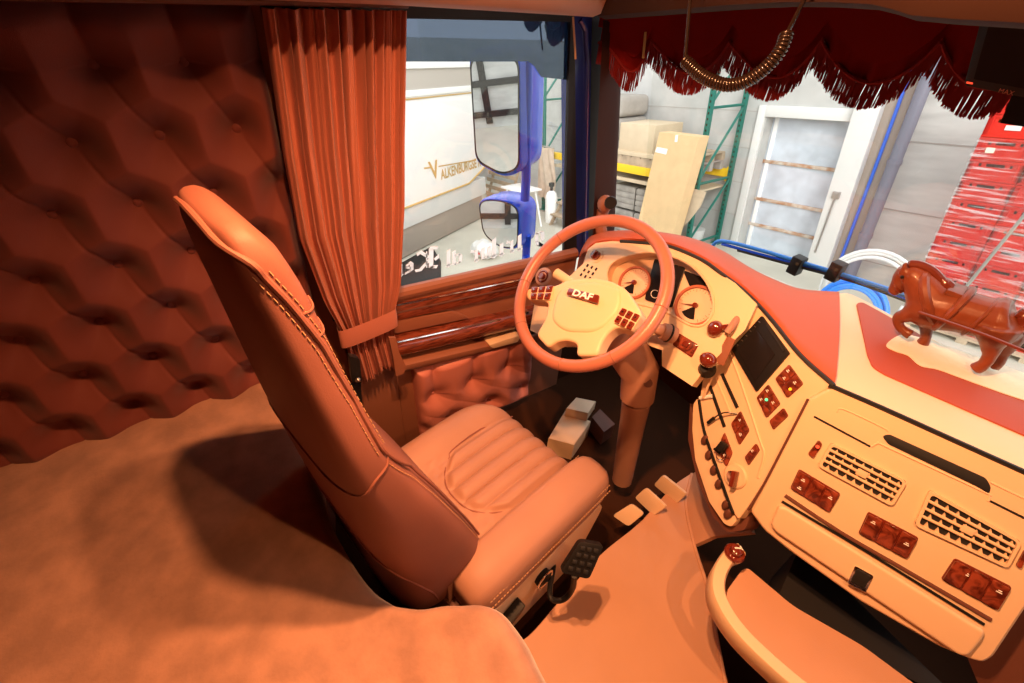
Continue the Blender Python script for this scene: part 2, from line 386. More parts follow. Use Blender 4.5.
# armrest ledge with handle cup
L3 = lambda y: .532 - .075 * (y - .38) / .55
P = [[(DX - .005 + a, y, L3(y) + b) for a, b in ((0, -.035), (.05, -.030), (.062, -.012), (.06, .006), (.045, .014), (0, .012))] for y in np.linspace(.372, 1.14, 10)]
build(G().loft(P), 'armrest', M['doorskin'], d1, ang=50)
h = build(G().prism(roundpoly([A(DX + .02, .72, L3(.72) + .02), A(DX + .02, .87, L3(.87) + .035), A(DX + .02, .86, L3(.86) + .0), A(DX + .02, .74, L3(.74) - .004)], .012), (.045, 0, 0), .006), 'door_handle', M['cream'], d1, label='cream inside door handle')
build(G().box((DX + .03, .95, L3(.95) + .03), (.05, .12, .03), .008), 'handle_recess', M['black'], d1)
dpar = (.50, .302, .172, .17, .092)
build(G().slab(tufted(.425, .975, .06, .472, -1.068, dpar, .05, 110, 90, edge=.035, cut=lambda y, z: y + .02 * (.47 - z) - 0 * z), (-.004, 0, 0)), 'tufted_insert', M['doortuft'], d1, label='buttoned leather door insert', ang=80)
for q in range(0, 2):
    for p in range(-2, 5):
        y = dpar[0] + dpar[4] * q + dpar[2] * p; z = dpar[1] - dpar[3] * q
        if .47 < y < .95: build(G().ball((-1.0545, y, z), (.006, .010, .010), 10), 'button', M['doortuft'], d1)
# B pillar trim beside the door
struct(G().prism([(-1.10, .23, .0), (-1.10, .37, .0), (-1.10, .37, .80), (-1.10, .23, .80)], (.045, 0, 0), .01), 'trim_3', M['doorskin'])

# ---- side window: glass, tinted strip, gasket, door frame
w = thing('window_1', 'driver side window pane with blue tinted strip and white lettering', 'window', (-1.1, .7, .8), kind='structure')
build(G().box((-1.108, .72, 1.15), (.004, .70, .80)), 'glass_pane', M['glass'], w)
yt = lambda px, py: onx(px, py, -1.104)
pt = [(380, 13), (569, 19), (568, 80), (541, 77), (534, 66), (528, 61.5), (380, 61.5)]
build(G().prism([yt(*p) for p in pt], (.002, 0, 0)), 'tinted_strip', M['tint'], w)
# mirrored black-letter writing on the glass (it faces outside)
def glyphs(g, polys, px, py, sx, sy):
    for pl in polys: g.prism([yt(px + u * sx, py - v * sy - .25 * u * sx) for u, v in pl], (.001, 0, 0))
K_ = [[(.62, .05), (.82, .0), (.82, .95), (.62, 1.0)], [(.50, .1), (.55, .08), (.55, .9), (.50, .92)], [(.62, 1.0), (.98, .88), (1.04, 1.0), (.7, 1.1)], [(.62, .5), (.25, .85), (.12, .78), (.08, .93), (.3, 1.02), (.62, .68)], [(.62, .52), (.2, .12), (.0, .14), (.05, .0), (.3, .0), (.62, .34)], [(.62, .05), (.95, -.06), (1.02, .08), (.8, .13)], [(.84, .45), (1.06, .62), (1.06, .42), (.9, .33)]]
e_ = [[(.52, .1), (.85, .2), (.85, .65), (.6, .82), (.52, .6)], [(.6, .82), (.15, .62), (.15, .42), (.52, .62)], [(.15, .42), (.6, .28), (.6, .42), (.25, .55)], [(.55, .1), (.05, .0), (.1, .15), (.6, .25)]]
r_ = [[(.42, 0), (.72, .08), (.72, .78), (.42, .66)], [(.45, .66), (.1, .82), (.02, .62), (.28, .6), (.45, .52)], [(.35, .0), (.6, -.1), (.85, .05), (.6, .12)]]
i_ = [[(.3, .0), (.7, .08), (.7, .8), (.3, .7)], [(.15, .0), (.5, -.1), (.85, .05), (.5, .12)]]
g_ = [[(.55, .05), (.85, .15), (.85, .7), (.55, .8)], [(.1, .15), (.35, .05), (.35, .7), (.1, .75)], [(.1, .75), (.6, .8), (.6, .68), (.2, .65)], [(.1, .15), (.4, .1), (.4, -.25), (.8, -.35), (.8, -.22), (.2, -.15)]]
d_ = [[(.1, .05), (.35, .0), (.35, 1.0), (.1, .9)], [(.6, .05), (.85, .15), (.85, .6), (.6, .7)], [(.3, .0), (.7, .05), (.7, .17), (.3, .12)], [(.3, .7), (.7, .7), (.7, .58), (.3, .58)]]
u_ = [[(.1, .0), (.38, .08), (.38, .8), (.1, .7)], [(.6, .05), (.88, .12), (.88, .8), (.6, .7)], [(.3, .0), (.7, .06), (.7, .16), (.3, .12)]]
l_ = [[(.3, .0), (.7, .08), (.7, 1.05), (.3, .95)], [(.15, .0), (.5, -.1), (.85, .05), (.5, .12)]]
g = G()
for gl, px, py, sx, sy, wd in ((K_, 414.5, 272.5, 23, 20, 0), (e_, 404, 275, 11, 15, 0), (r_, 395, 277, 10, 15, 0)): glyphs(g, gl, px, py, sx, sy)
build(g, 'lettering', M['glassprint'], w)
g = G()
for gl, px, py, sx, sy, wd in ((l_, 444, 267, 9, 16, .16), (d_, 451, 266, 13, 15, .16), (r_, 470, 262.5, 11, 15, .24), (u_, 480, 260, 12, 15, .24), (l_, 489, 258, 10, 18, .2), (i_, 497, 256, 9, 15, .2), (r_, 506, 253, 10, 15, .2), (l_, 515, 251, 9, 15, .16), (g_, 534, 244, 12, 14, .2)): glyphs(g, gl, px, py, sx, sy)
build(g, 'lettering', M['glassprint'], w)
# gasket round the opening
def yz(y, z, x=-1.10): return A(x, y, z)
fr = lambda px, py, x=-1.10: onx(px, py, x)
outer = [yz(.20, .74), fr(575, 251), fr(572, 10), yz(.20, 1.60)]; inner = [yz(.24, sill(.24) - .001), fr(562, 251.5), fr(568, 21.5), yz(.24, 1.535)]
build(G().holed(outer, [inner], (.012, 0, 0)), 'rubber_gasket', M['rubber'], w)
# painted door frame in front of the window, gap, then A pillar trim
struct(G().prism([fr(570, 262), fr(588, 252), fr(592, 8), fr(571, 8)], (-.05, 0, 0)).tube([fr(583.5, 250), fr(586.5, 60), fr(585, 30), fr(580, 20)], .009, 8), 'trim_5', M['darkblue'])
struct(G().prism([onx(584, 262, -1.13), onx(612, 240, -1.13), onx(614, 5, -1.13), onx(588, 5, -1.13)], (-.03, 0, 0)), 'trim_6', M['rubber'])
pb = [ony(x, y, yy) for (x, y, yy) in ((592, 245, 1.15), (603, 20, 1.11), (619, 25, 1.19), (610, 240, 1.27))]
struct(G().prism([pb[0], pb[1], pb[2], pb[3]], (-.03, .05, 0), .008), 'trim_7', M['pillar'])
# round tweeter and its foot on the A pillar
t = thing('pillar_speaker', 'small round brown speaker pod at the foot of the windscreen pillar', 'speaker', ony(608, 212, 1.17))
build(G().ball(ony(605, 204, 1.17), (.028, .028, .032), 16), 'pod', M['doorskin'], t)
build(G().lathe([(.0, .0), (.02, .0), (.022, -.006), (0, -.008)], ony(611, 203, 1.15), (.75, -.55, .25), 20), 'grille', M['black'], t)
build(G().tube([ony(603, 210, 1.18), ony(600, 225, 1.18), ony(603, 240, 1.19)], .022, 10), 'foot', M['doorskin'], t)

# ---- trims over the door and over the windscreen (lower edge of the lockers)
LT = [onx(*p) for p in ((60, -5, -.86), (245, 2, -.86), (400, 8, -.86), (560, 17, -.87), (600, 19.3, -.93))]; LT = [LT[0] + (LT[0] - LT[1]) * 2.2] + LT
P = [[A(*p) + A(*o) for o in ((-.25, 0, .02), (-.03, 0, .002), (0, 0, .012), (.012, 0, .04), (.010, 0, .5), (-.25, 0, .5))] for p in LT]
struct(G().loft(P), 'trim_1', M['leather2'], ang=50)
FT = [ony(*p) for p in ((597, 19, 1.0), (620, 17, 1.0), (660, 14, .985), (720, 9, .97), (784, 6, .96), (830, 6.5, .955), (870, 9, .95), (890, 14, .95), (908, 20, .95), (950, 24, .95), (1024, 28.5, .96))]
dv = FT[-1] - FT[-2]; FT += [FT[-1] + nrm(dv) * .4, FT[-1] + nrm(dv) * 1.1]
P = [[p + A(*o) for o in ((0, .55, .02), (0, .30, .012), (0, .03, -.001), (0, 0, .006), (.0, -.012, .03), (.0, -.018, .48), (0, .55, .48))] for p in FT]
struct(G().loft(P), 'trim_2', M['shaded_locker'], ang=50)

# ---- curtain
t = thing('curtain', 'rust brown pleated curtain gathered beside the driver window', 'curtain', (-.98, .3, .55))
def curt(u, v, amp=1.):
    # v: 0 top .. 1 tie .. 1.4 bottom
    zt, zi, zb = 1.556, .765, .56
    l = [(0, .185), (.35, .16), (.6, .150), (.85, .172), (1.0, .200), (1.15, .205), (1.4, .215)]; r = [(0, .477), (.35, .445), (.55, .430), (.85, .395), (1.0, .358), (1.15, .355), (1.4, .365)]
    yl = np.interp(v, *zip(*l)); yr = np.interp(v, *zip(*r))
    z = zt + (zi - zt) * v if v <= 1 else zi + (zb - zi) * (v - 1) / .4
    uu = u + .012 * math.sin(3 * v + 9 * u) * min(v, 1)
    tt = 2 * PI * (13.5 * uu + .5 * math.sin(5.3 * uu + .8)); k = .019 * (1 - .45 * min(v, 1)) * (.7 + .5 * math.sin(31 * u + 1.3) ** 2)
    if u > .86: k *= .5
    y = yl + (yr - yl) * u + .25 * k * math.cos(tt * .5)
    x = -.985 + k * math.sin(tt) + .004 * math.sin(2.3 * tt + 4 * v)
    x += .016 * math.exp(-((v - 1) / .08) ** 2) * 0
    return (x, y, z + .03 * max(0, v - 1) * math.sin(9 * u + 2))
NU, NV = 300, 60
P = [[curt(i / NU, 1.4 * j / NV) for j in range(NV + 1)] for i in range(NU + 1)]
build(G().slab(P, (-.0035, 0, 0)), 'curtain_cloth', M['curtain'], t, ang=80)
B = [(-.958, .196), (-.952, .27), (-.955, .350), (-.968, .366), (-1.0, .366), (-1.018, .3), (-1.015, .21), (-.985, .19)]
P = []
for (x, y) in catmull([A(*b, 0) for b in B], 5, True) and [(p[0], p[1]) for p in catmull([A(*b, 0) for b in B], 5, True)]:
    s_ = (y - .2) / .16 * .022 + .728; P.append([A(x, y, s_), A(x + .004, y, s_ + .028), A(x, y, s_ + .066), A(x - .004, y, s_ + .03)])
build(G().loft(P, closed=True), 'tieback', M['curtain'], t, ang=60)
tl = [onx(x, y, -.955) for x, y in ((389, 338), (396, 338), (399, 352), (406, 366), (404, 374), (396, 376), (393, 356))]
build(G().prism(tl, (-.012, 0, 0), .003), 'tieback_tail', M['doorskin'], t)
build(G().tube([(-.985, y, 1.568) for y in (-.78, .0, .48)], .008, 8), 'curtain_rail', M['brownplastic'], label='dark brown curtain rail along the wall top', cat='rail')
# ================================================================== DRIVER SEAT
t = thing('driver_seat', 'brown leather driver seat with fluted cushion and tall backrest', 'seat', (-.47, .4, 0))
th = math.radians(12); er = A(math.cos(th), math.sin(th), 0); ef = A(-math.sin(th), math.cos(th), 0); S0 = A(-.445, .18, 0)
def S(r, f, z): return S0 + er * r + ef * f + A(0, 0, z)
# backrest: (z, front, rear, half width)
BR = [(.38, .165, -.118, .185), (.45, .155, -.129, .198), (.55, .122, -.140, .208), (.65, .085, -.150, .210), (.75, .044, -.162, .210), (.85, .003, -.171, .208), (.95, -.044, -.180, .198), (1.05, -.082, -.186, .180), (1.15, -.104, -.192, .153), (1.25, -.115, -.199, .124), (1.32, -.122, -.205, .108), (1.37, -.138, -.206, .096), (1.395, -.155, -.203, .080), (1.405, -.168, -.196, .06)]
CR = -.04
def bring(z, ff, fr, hw, n=56, e=3.4):
    out = []
    cf, hf = (ff + fr) / 2, (ff - fr) / 2
    for k in range(n):
        a = 2 * PI * k / n; ca, sa = math.cos(a), math.sin(a)
        x = hw * abs(ca) ** (2 / e) * (1 if ca >= 0 else -1); y = hf * abs(sa) ** (2 / e) * (1 if sa >= 0 else -1)
        if y > 0: y -= .022 * (1 - (x / hw) ** 2) * (1 if z < 1.1 else .2)     # dished front
        out.append(S(ctr(z) + x, cf + y, z))
    return out
zz = np.append(np.linspace(.38, 1.39, 44), [1.398, 1.405]); B4 = np.array(BR)
def prof(z):
    w_ = np.interp(z, [.38, .6, 1.2, 1.4], [.0, .03, .03, .012])
    return [np.interp(z, B4[:, 0], B4[:, 1]), np.interp(z, B4[:, 0], B4[:, 2]) + .15 * w_, np.interp(z, B4[:, 0], B4[:, 3]) + w_]
def ctr(z): return CR - np.interp(z, [.38, .6, 1.2, 1.4], [.0, .03, .03, .012])
def sm(z):
    return np.mean([prof(z + d) for d in (-.03, -.015, 0, .015, .03)], axis=0) if .42 < z < 1.36 else prof(z)
build(G().loft([bring(z, *sm(z)) for z in zz]), 'backrest', M['leather'], t, ang=70)
def shell(r, z, e=3.4):                       # point on the rear face at lateral position r
    ff, fr, hw = sm(z); cf, hf = (ff + fr) / 2, (ff - fr) / 2
    return S(ctr(z) + r, cf - hf * max(0, 1 - abs(r / hw) ** e) ** (1 / e) - .001, z)
FS = ([.40, .95, 1.05, 1.15, 1.25, 1.32, 1.37], [.90, .90, .74, .78, .70, .52, .34])
def sidep(f, z, e=3.4):
    ff, fr, hw = sm(z); cf, hf = (ff + fr) / 2, (ff - fr) / 2; y = min(.999, abs((f - cf) / hf))
    return S(ctr(z) + hw * (1 - y ** e) ** (1 / e) + .001, f, z)
def seam(z, off=0):
    ff, fr, hw = sm(z); return sidep(fr + (ff - fr) * np.interp(z, *FS) + off, z)
def topseam():
    P = [seam(z) for z in np.linspace(1.04, 1.37, 22)]
    return P + [shell(.075, 1.388), shell(.03, 1.396), shell(-.03, 1.397), shell(-.08, 1.388)]
sp = catmull(topseam(), 3)
build(G().tube(sp, .0045, 8), 'piping', M['leather'], t)
def stitches(P, L=.007, gap=.004, r=.0008):
    g = G(); acc = 0; P = [np.array(p) for p in P]; seg = []
    ds = [0]
    for i in range(1, len(P)): ds.append(ds[-1] + np.linalg.norm(P[i] - P[i - 1]))
    at = lambda s_: A(*[np.interp(s_, ds, [p[k] for p in P]) for k in range(3)])
    s_ = 0
    while s_ + L < ds[-1]: g.tube([at(s_), at(s_ + L)], r, 4); s_ += L + gap
    return g
build(stitches(catmull([seam(z, .009) for z in np.linspace(1.05, 1.36, 20)], 2)), 'stitching', M['thread'], t)
build(stitches(catmull([seam(z, -.010) for z in np.linspace(1.05, 1.36, 20)], 2)), 'stitching', M['thread'], t)
build(G().tube(catmull([seam(z) for z in np.linspace(.52, 1.04, 18)], 2), .003, 8), 'wing_seam', M['leather'], t)
build(stitches(catmull([seam(z, -.010) for z in np.linspace(.54, 1.03, 18)], 2)), 'stitching', M['thread'], t)
def surf(deg, z, e=3.4):
    ff, fr, hw = sm(z); cf, hf = (ff + fr) / 2, (ff - fr) / 2; a = math.radians(deg); ca, sa = math.cos(a), math.sin(a)
    x = hw * abs(ca) ** (2 / e) * (1 if ca >= 0 else -1); y = hf * abs(sa) ** (2 / e) * (1 if sa >= 0 else -1)
    if y > 0: y -= .022 * (1 - (x / hw) ** 2)
    return S(ctr(z) + x, cf + y, z)
build(G().tube(catmull([surf(d, .885 + .15 * k) for d, k in zip((-170, -150, -125, -100, -80, -60, -40, -25, -14, -4, 8, 20), np.linspace(0, 1, 12))], 3), .0028, 6), 'shell_seam', M['leather'], t)
build(G().tube(catmull([surf(d, z) for d, z in ((-170, .72), (-140, .71), (-105, .69), (-75, .67), (-50, .645), (-32, .61), (-22, .56), (-16, .50), (-14, .42))], 4), .0028, 6), 'shell_seam', M['leather'], t)
for z0 in (1.285, 1.25):
    ff, fr, hw = sm(z0); build(G().tube([sidep(fr + (ff - fr) * a, z0 + .012 * math.sin(a * 3)) for a in np.linspace(.62, .96, 8)], .0016, 6), 'fold', M['leather'], t)
# cushion: left bolster and fluted centre in one skin, right bolster on its own
def panel_in(r, f):            # distance inside the rounded fluted panel
    fb = .145 + .10 * max(0, abs(r + .01) / .135) ** 2.6; return min((.135 - abs(r + .01)) / .02, (f - fb) / .02)
def ctop(r, f):
    z = .470 + .012 * math.sin(min(1, max(0, f / .5)) * PI) - .055 * max(0, (f - .40) / .115) ** 2.2
    if r < -.13: z += .030 * math.sin(min(1, (-.13 - r) / .075) * PI / 2)
    k = max(0, min(1, panel_in(r, f)))
    if k > 0: z += k * .016 * abs(math.cos(PI * (r + .01) / .052)) ** .55 - .002
    elif f < .2 and r > -.15: z += .0015 * math.sin(r * 160 + f * 60) * math.sin(f * 90)
    return z
def rleft(f): return -.262 + .10 * max(0, (f - .33) / .185) ** 2.4 + .03 * max(0, (.08 - f) / .1) ** 2
P = []
for f in np.linspace(-.02, .515, 84):
    rl = rleft(f); row = []
    for u in np.linspace(0, 1, 150):
        r = rl + (.16 - rl) * u; d = r - rl; z = ctop(r, f)
        if d < .05: z -= .05 - math.sqrt(max(0, .05 ** 2 - (.05 - d) ** 2))
        df = .515 - f
        if df < .035: z -= .035 - math.sqrt(max(0, .035 ** 2 - (.035 - df) ** 2))
        row.append(S(r, f, z))
    P.append(row)
build(G().slab(P, (0, 0, -.11)), 'cushion', M['leather2'], t, ang=60)
def bol(side, r0, r1, zt, f0, f1):
    rings = []
    for a in np.linspace(0, 1, 26):
        f = f0 + (f1 - f0) * a; k = (1 - abs(2 * a - 1) ** 7) ** .5 if 0 < a < 1 else .25; c = (r0 + r1) / 2; h = (r1 - r0) / 2 * (.55 + .45 * k)
        zb = zt - .135; zc = (zt + zb) / 2 + .01 * math.sin(a * PI); hz = (zt - zb) / 2 * (.5 + .5 * k)
        ring = []
        for q in range(24):
            b = 2 * PI * q / 24; ca, sa = math.cos(b), math.sin(b)
            ring.append(S(side * (c + h * abs(ca) ** .34 * (1 if ca > 0 else -1)), f, zc + hz * abs(sa) ** .40 * (1 if sa > 0 else -1) - .03 * max(0, ca) * (sa > 0) * side))
        rings.append(ring)
    return G().loft(rings)
build(bol(1, .128, .262, .512, -.005, .535), 'side_bolster', M['leather2'], t, label='right cushion bolster with pale stitching', ang=60)
build(stitches([S(.263, f, .452) for f in np.linspace(.03, .51, 12)], .006, .004, .0016), 'stitching', M['thread'], t)
build(stitches([S(.257, f, .474) for f in np.linspace(.03, .51, 12)], .006, .004, .0013), 'stitching', M['thread'], t)
build(stitches([S(.14, f, .508) for f in np.linspace(.08, .5, 12)], .006, .004, .001), 'stitching', M['thread'], t)
# seam round the fluted panel
pr = np.linspace(-.142, .122, 25); sp_ = [S(-.145, .50, ctop(-.146, .50) + .001), S(-.145, .35, ctop(-.146, .35) + .001)] + [S(r, .140 + .10 * (abs(r + .01) / .135) ** 2.6, ctop(r, .13) + .001) for r in pr]
build(G().tube(catmull(sp_, 3), .0022, 6), 'panel_seam', M['leather'], t)
# cream base with adjusters
build(G().prism(roundpoly([S(.235, -.06, .10), S(.235, .42, .10), S(.235, .52, .33), S(.235, .50, .375), S(.235, -.06, .375)], .03), er * .018, .006), 'base_side_panel', M['cream'], t)
build(G().box(S(0, .2, .20), (.38, .46, .38), .03, [er, ef, A(0, 0, 1)]), 'base', M['brownplastic'], t)
build(G().box(S(0, .22, .012), (.44, .56, .024), .006, [er, ef, A(0, 0, 1)]), 'floor_plate', M['black'], t)
lv = build(G().prism(roundpoly([S(.255, .02, .285), S(.255, .14, .325), S(.255, .13, .30), S(.255, .03, .255)], .008), er * .03, .006), 'adjuster_lever', M['black'], t)
build(G().lathe([(0, 0), (.026, 0), (.028, .01), (.022, .02), (0, .022)], S(.253, .235, .30), er, 20), 'adjuster_knob', M['black'], t)
build(G().tube([S(.27, .235 + .03 * math.sin(a), .30 + .03 * math.cos(a)) for a in np.linspace(0, 2 * PI, 13)[:-1]], .003, 6, True), 'knob_ring', M['chrome'], t)
# seat belt buckle behind the seat, by the curtain
tb = thing('belt_buckle', 'black seat belt buckle hanging between backrest and curtain', 'buckle', (-.86, .26, .5))
build(G().prism(roundpoly([onx(*p, -.86) for p in ((349, 356), (360, 359), (362, 384), (352, 382))], .01), (-.02, 0, 0), .004), 'buckle_body', M['black'], tb)
build(G().ball(onx(358, 380, -.85), .008, 10), 'release_button', M['steel'], tb)
build(G().prism([onx(*p, -.87) for p in ((351, 384), (361, 384), (366, 470), (352, 470))], (-.004, 0, 0)), 'webbing', M['black'], tb)

# keypad handset on a short stalk at the right of the seat
t = thing('keypad_handset', 'black keypad handset on a bent stalk beside the seat base', 'handset', atd(560, 598, 1.3))
c = [atd(560, 572, 1.19), atd(580, 541, 1.20), atd(604, 545, 1.20), atd(589, 579, 1.19)]
nk = nrm(np.cross(c[1] - c[0], c[3] - c[0])); nk = nk if nk @ (C - c[0]) > 0 else -nk
kb = build(G().prism(roundpoly(c, .012), -nk * .025, 0).prism(roundpoly(c, .012), nk * .004, .002), 'keypad_body', M['black'], t)
for i in range(3):
    for j in range(4):
        u, v = (i + .5) / 3 * .8 + .1, (j + .5) / 4 * .84 + .08
        p = (c[0] * (1 - u) + c[3] * u) * (1 - v) + (c[1] * (1 - u) + c[2] * u) * v
        e1, e2 = nrm(c[3] - c[0]), nrm(np.cross(nk, nrm(c[3] - c[0])))
        build(G().box(p + nk * .006, (.013, .012, .006), .003, [e1, e2, nk]), 'key', M['rubber'], t)
build(G().tube(catmull([c[0] * .5 + c[3] * .5, atd(572, 590, 1.28), atd(562, 600, 1.3), atd(550, 596, 1.3), S(.25, .30, .26)], 5), .008, 8), 'stalk', M['black'], t)

# ================================================================== FLOOR, TUNNEL, PEDALS
tun = [onz(*p, .15) for p in [(500, 650), (528, 636), (560, 600), (600, 555), (640, 522), (672, 487), (690, 474)]]
sm_ = [onz(*p, .15) for p in [(692, 474), (686, 505), (694, 545), (708, 590), (717, 640), (727, 690), (745, 760)]]
t = thing('tunnel_mat', 'smooth orange brown leatherette mat over the centre floor', 'floor mat', (0, .6, 0))
out = catmull(tun, 5) + catmull(sm_, 5) + [A(.33, .62, .15), A(.45, .36, .15), A(-.08, .31, .15)]
build(G().prism([A(p[0], p[1], .004) for p in out], (0, 0, .146), .012, 3), 'mat_top', M['mat_'], t)
build(G().tube([p + A(0, 0, .001) for p in catmull(sm_, 6)], .006, 8), 'edge_piping', M['mat_'], t)
rise = [(p, p + A(.10, .075, .17)) for p in catmull(sm_[:3], 8)]
build(G().slab([[a, a * .6 + b * .4 + A(-.01, -.01, .02), b] for a, b in rise], (.01, .01, -.006)), 'side_cover', M['mat_'], t, ang=60)
# footrest box
t = thing('footrest', 'cream angular footrest block below the steering column', 'footrest', onz(570, 440, .02))
q = [onz(*p, .13) for p in ((549, 434), (575, 441), (592, 417), (566, 406))]
build(G().prism([A(p[0], p[1], .004) for p in q], (0, 0, .10), .006), 'block', M['cream'], t)
q2 = [onz(*p, .15) for p in ((566, 409), (588, 414), (596, 402), (576, 398))]
build(G().prism([A(p[0], p[1], .106) for p in q2], (0, 0, .05), .006), 'heel_plate', M['cream'], t)
build(G().prism([onz(*p, .10) for p in ((592, 417), (600, 409), (615, 424), (604, 432))], (0, 0, -.09), .004), 'bracket', M['brownplastic'], t)
for lab, pp in (('widest of the three pedals, a flat cream brake plate nearest the seat', ((613, 515), (632, 503), (645, 513), (629, 526))), ('middle pedal, a narrow tilted plate below the steering column', ((636, 497), (647, 487), (668, 506), (655, 515))), ('pedal nearest the dashboard, a long slanted plate beside the tunnel', ((655, 484), (664, 474), (688, 493), (678, 503)))):
    q = [onz(x, y, .17 - .05 * k // 2) for k, (x, y) in enumerate(pp)]
    q = [onz(pp[0][0], pp[0][1], .14), onz(pp[1][0], pp[1][1], .20), onz(pp[2][0], pp[2][1], .20), onz(pp[3][0], pp[3][1], .14)]
    t = thing('pedal', lab, 'pedal', (q[0] + q[2]) / 2 * A(1, 1, 0), 'foot pedals')
    n_ = nrm(np.cross(q[1] - q[0], q[3] - q[0])); n_ = n_ if n_[2] > 0 else -n_
    build(G().prism(roundpoly(q, .012), n_ * .012, .004), 'pedal_plate', M['cream'], t)
    cc = sum(q) / 4; build(G().tube([cc, cc + A(.02, .06, -.04), A(cc[0] + .03, cc[1] + .12, .004)], .011, 8), 'pedal_arm', M['black'], t)
# ================================================================== STEERING WHEEL
W = A(-.614, .804, .950); nW = nrm(A(0, -.694, .72)); uW = A(1, 0, 0); vW = np.cross(nW, uW)
t = thing('steering_wheel', 'terracotta leather steering wheel with cream hub and badge', 'steering wheel', W)
build(G().tube([W + .2235 * (uW * math.cos(a) + vW * math.sin(a)) for a in np.linspace(0, 2 * PI, 97)[:-1]], .0175, 16, True), 'rim', M['wheel'], t)
for a in (205, 243, 297, 335, 20, 160):
    a = math.radians(a); q = W + .2235 * (uW * math.cos(a) + vW * math.sin(a)); tg = -uW * math.sin(a) + vW * math.cos(a)
    build(G().lathe([(.0176, -.0015), (.0184, 0), (.0176, .0015)], q, tg, 20), 'rim_seam', M['doorskin'], t)
hz = -.018
def onW(px, py, h=hz): return onp((px, py), W + nW * h, nW)
hub = [(557, 287), (568, 281), (594, 278.5), (612, 282), (627, 290), (641, 311), (643, 318), (634, 334), (618, 328), (609, 334), (602, 345), (599, 357), (577, 357), (579, 345), (568, 341), (557, 343), (549, 349), (537, 336), (547, 320), (550, 303), (528, 301), (527, 290)]
build(G().prism(roundpoly([onW(*p) - nW * .035 for p in hub], .018), nW * .045, .014, 4), 'hub', M['cream'], t, ang=50)
build(G().prism(roundpoly([onW(*p) - nW * .01 for p in ((559, 290), (594, 281), (624, 291), (622, 312), (600, 335), (566, 334), (552, 322))], .05, 8), nW * .025, .014, 4), 'airbag_cover', M['cream'], t, ang=50)
bd = build(G().prism(roundpoly([onW(*p, .0) + nW * .004 for p in ((570, 289), (600.5, 296.5), (598.5, 304.5), (567.5, 295.5))], .004), nW * .004, .001), 'badge', M['redwood'], t)
q = [onW(*p, .0) + nW * .0085 for p in ((570, 289), (600.5, 296.5), (598.5, 304.5), (567.5, 295.5))]
bu = nrm(q[1] - q[0] + q[2] - q[3]); bv = np.cross(nW, bu)
build(G().text('DAF', sum(q) / 4, bu, bv, .027, .0003, .035, 0, 1.35), 'badge_lettering', M['print_'], bd)
def pods(quad, ni, nj, sgn):
    q = [onW(*p, .0) for p in quad]
    pd = build(G().prism(roundpoly([p - nW * .02 for p in q], .008), nW * .018, .004), 'switch_pod', M['cream'], t)
    for i in range(ni):
        for j in range(nj):
            u0, u1, v0, v1 = (i + .1) / ni, (i + .9) / ni, (j + .06) / nj, (j + .94) / nj
            B = lambda u, v: (q[0] * (1 - u) + q[1] * u) * (1 - v) + (q[3] * (1 - u) + q[2] * u) * v
            build(G().prism(roundpoly([B(u0, v0), B(u1, v0), B(u1, v1), B(u0, v1)], .003, 2) - nW * .003, nW * .005, .0015), 'switch_button', M['redwood'], pd)
            build(G().box(B((u0 + u1) / 2, (v0 + v1) / 2) + nW * .0022, (.006, .005, .0008), 0, [uW, vW, nW]), 'switch_icon', M['chrome'], pd)
pods(((531, 287), (554, 285), (550, 300), (530, 299)), 3, 2, 1)
pods(((622, 307), (641, 315), (631, 331), (613, 322)), 3, 2, 1)

# column
t = thing('steering_column', 'light brown steering column shroud with stalk levers below the wheel', 'steering column', onz(622, 480, .02))
pc = [W - nW * .05, W - nW * .12 + A(0, .01, -.02), onz(640, 372, .66), onz(637, 398, .56)]
build(G().tube(pc, [.055, .07, .062, .055], 20), 'upper_shroud', M['leather2'], t)
build(G().tube([onz(637, 398, .56), onz(633, 420, .42), onz(622, 480, .10)], [.048, .045, .038], 16), 'lower_shroud', M['leather2'], t)
build(G().lathe([(0, 0), (.014, 0), (.014, .003), (0, .003)], onz(648, 383, .67), ray(648, 383) * -1, 12), 'screw_cover', M['brownplastic'], t)
s0, s1 = W - nW * .07 + A(.05, .0, 0), atd(668, 333, 1.36)
build(G().tube([s0, s0 * .3 + s1 * .7, s1], [.012, .014, .02], 12).lathe([(0, -.02), (.024, -.02), (.027, 0), (.024, .022), (0, .024)], s1, nrm(s1 - s0), 16), 'stalk_lever', M['leather2'], t)
build(G().lathe([(.0275, -.002), (.029, 0), (.0275, .004)], s1, nrm(s1 - s0), 16), 'stalk_ring', M['black'], t)
s2 = atd(556, 273, 1.45); build(G().tube([W - nW * .07 - A(.05, 0, 0), s2], [.012, .016], 12), 'stalk_lever', M['cream'], t)

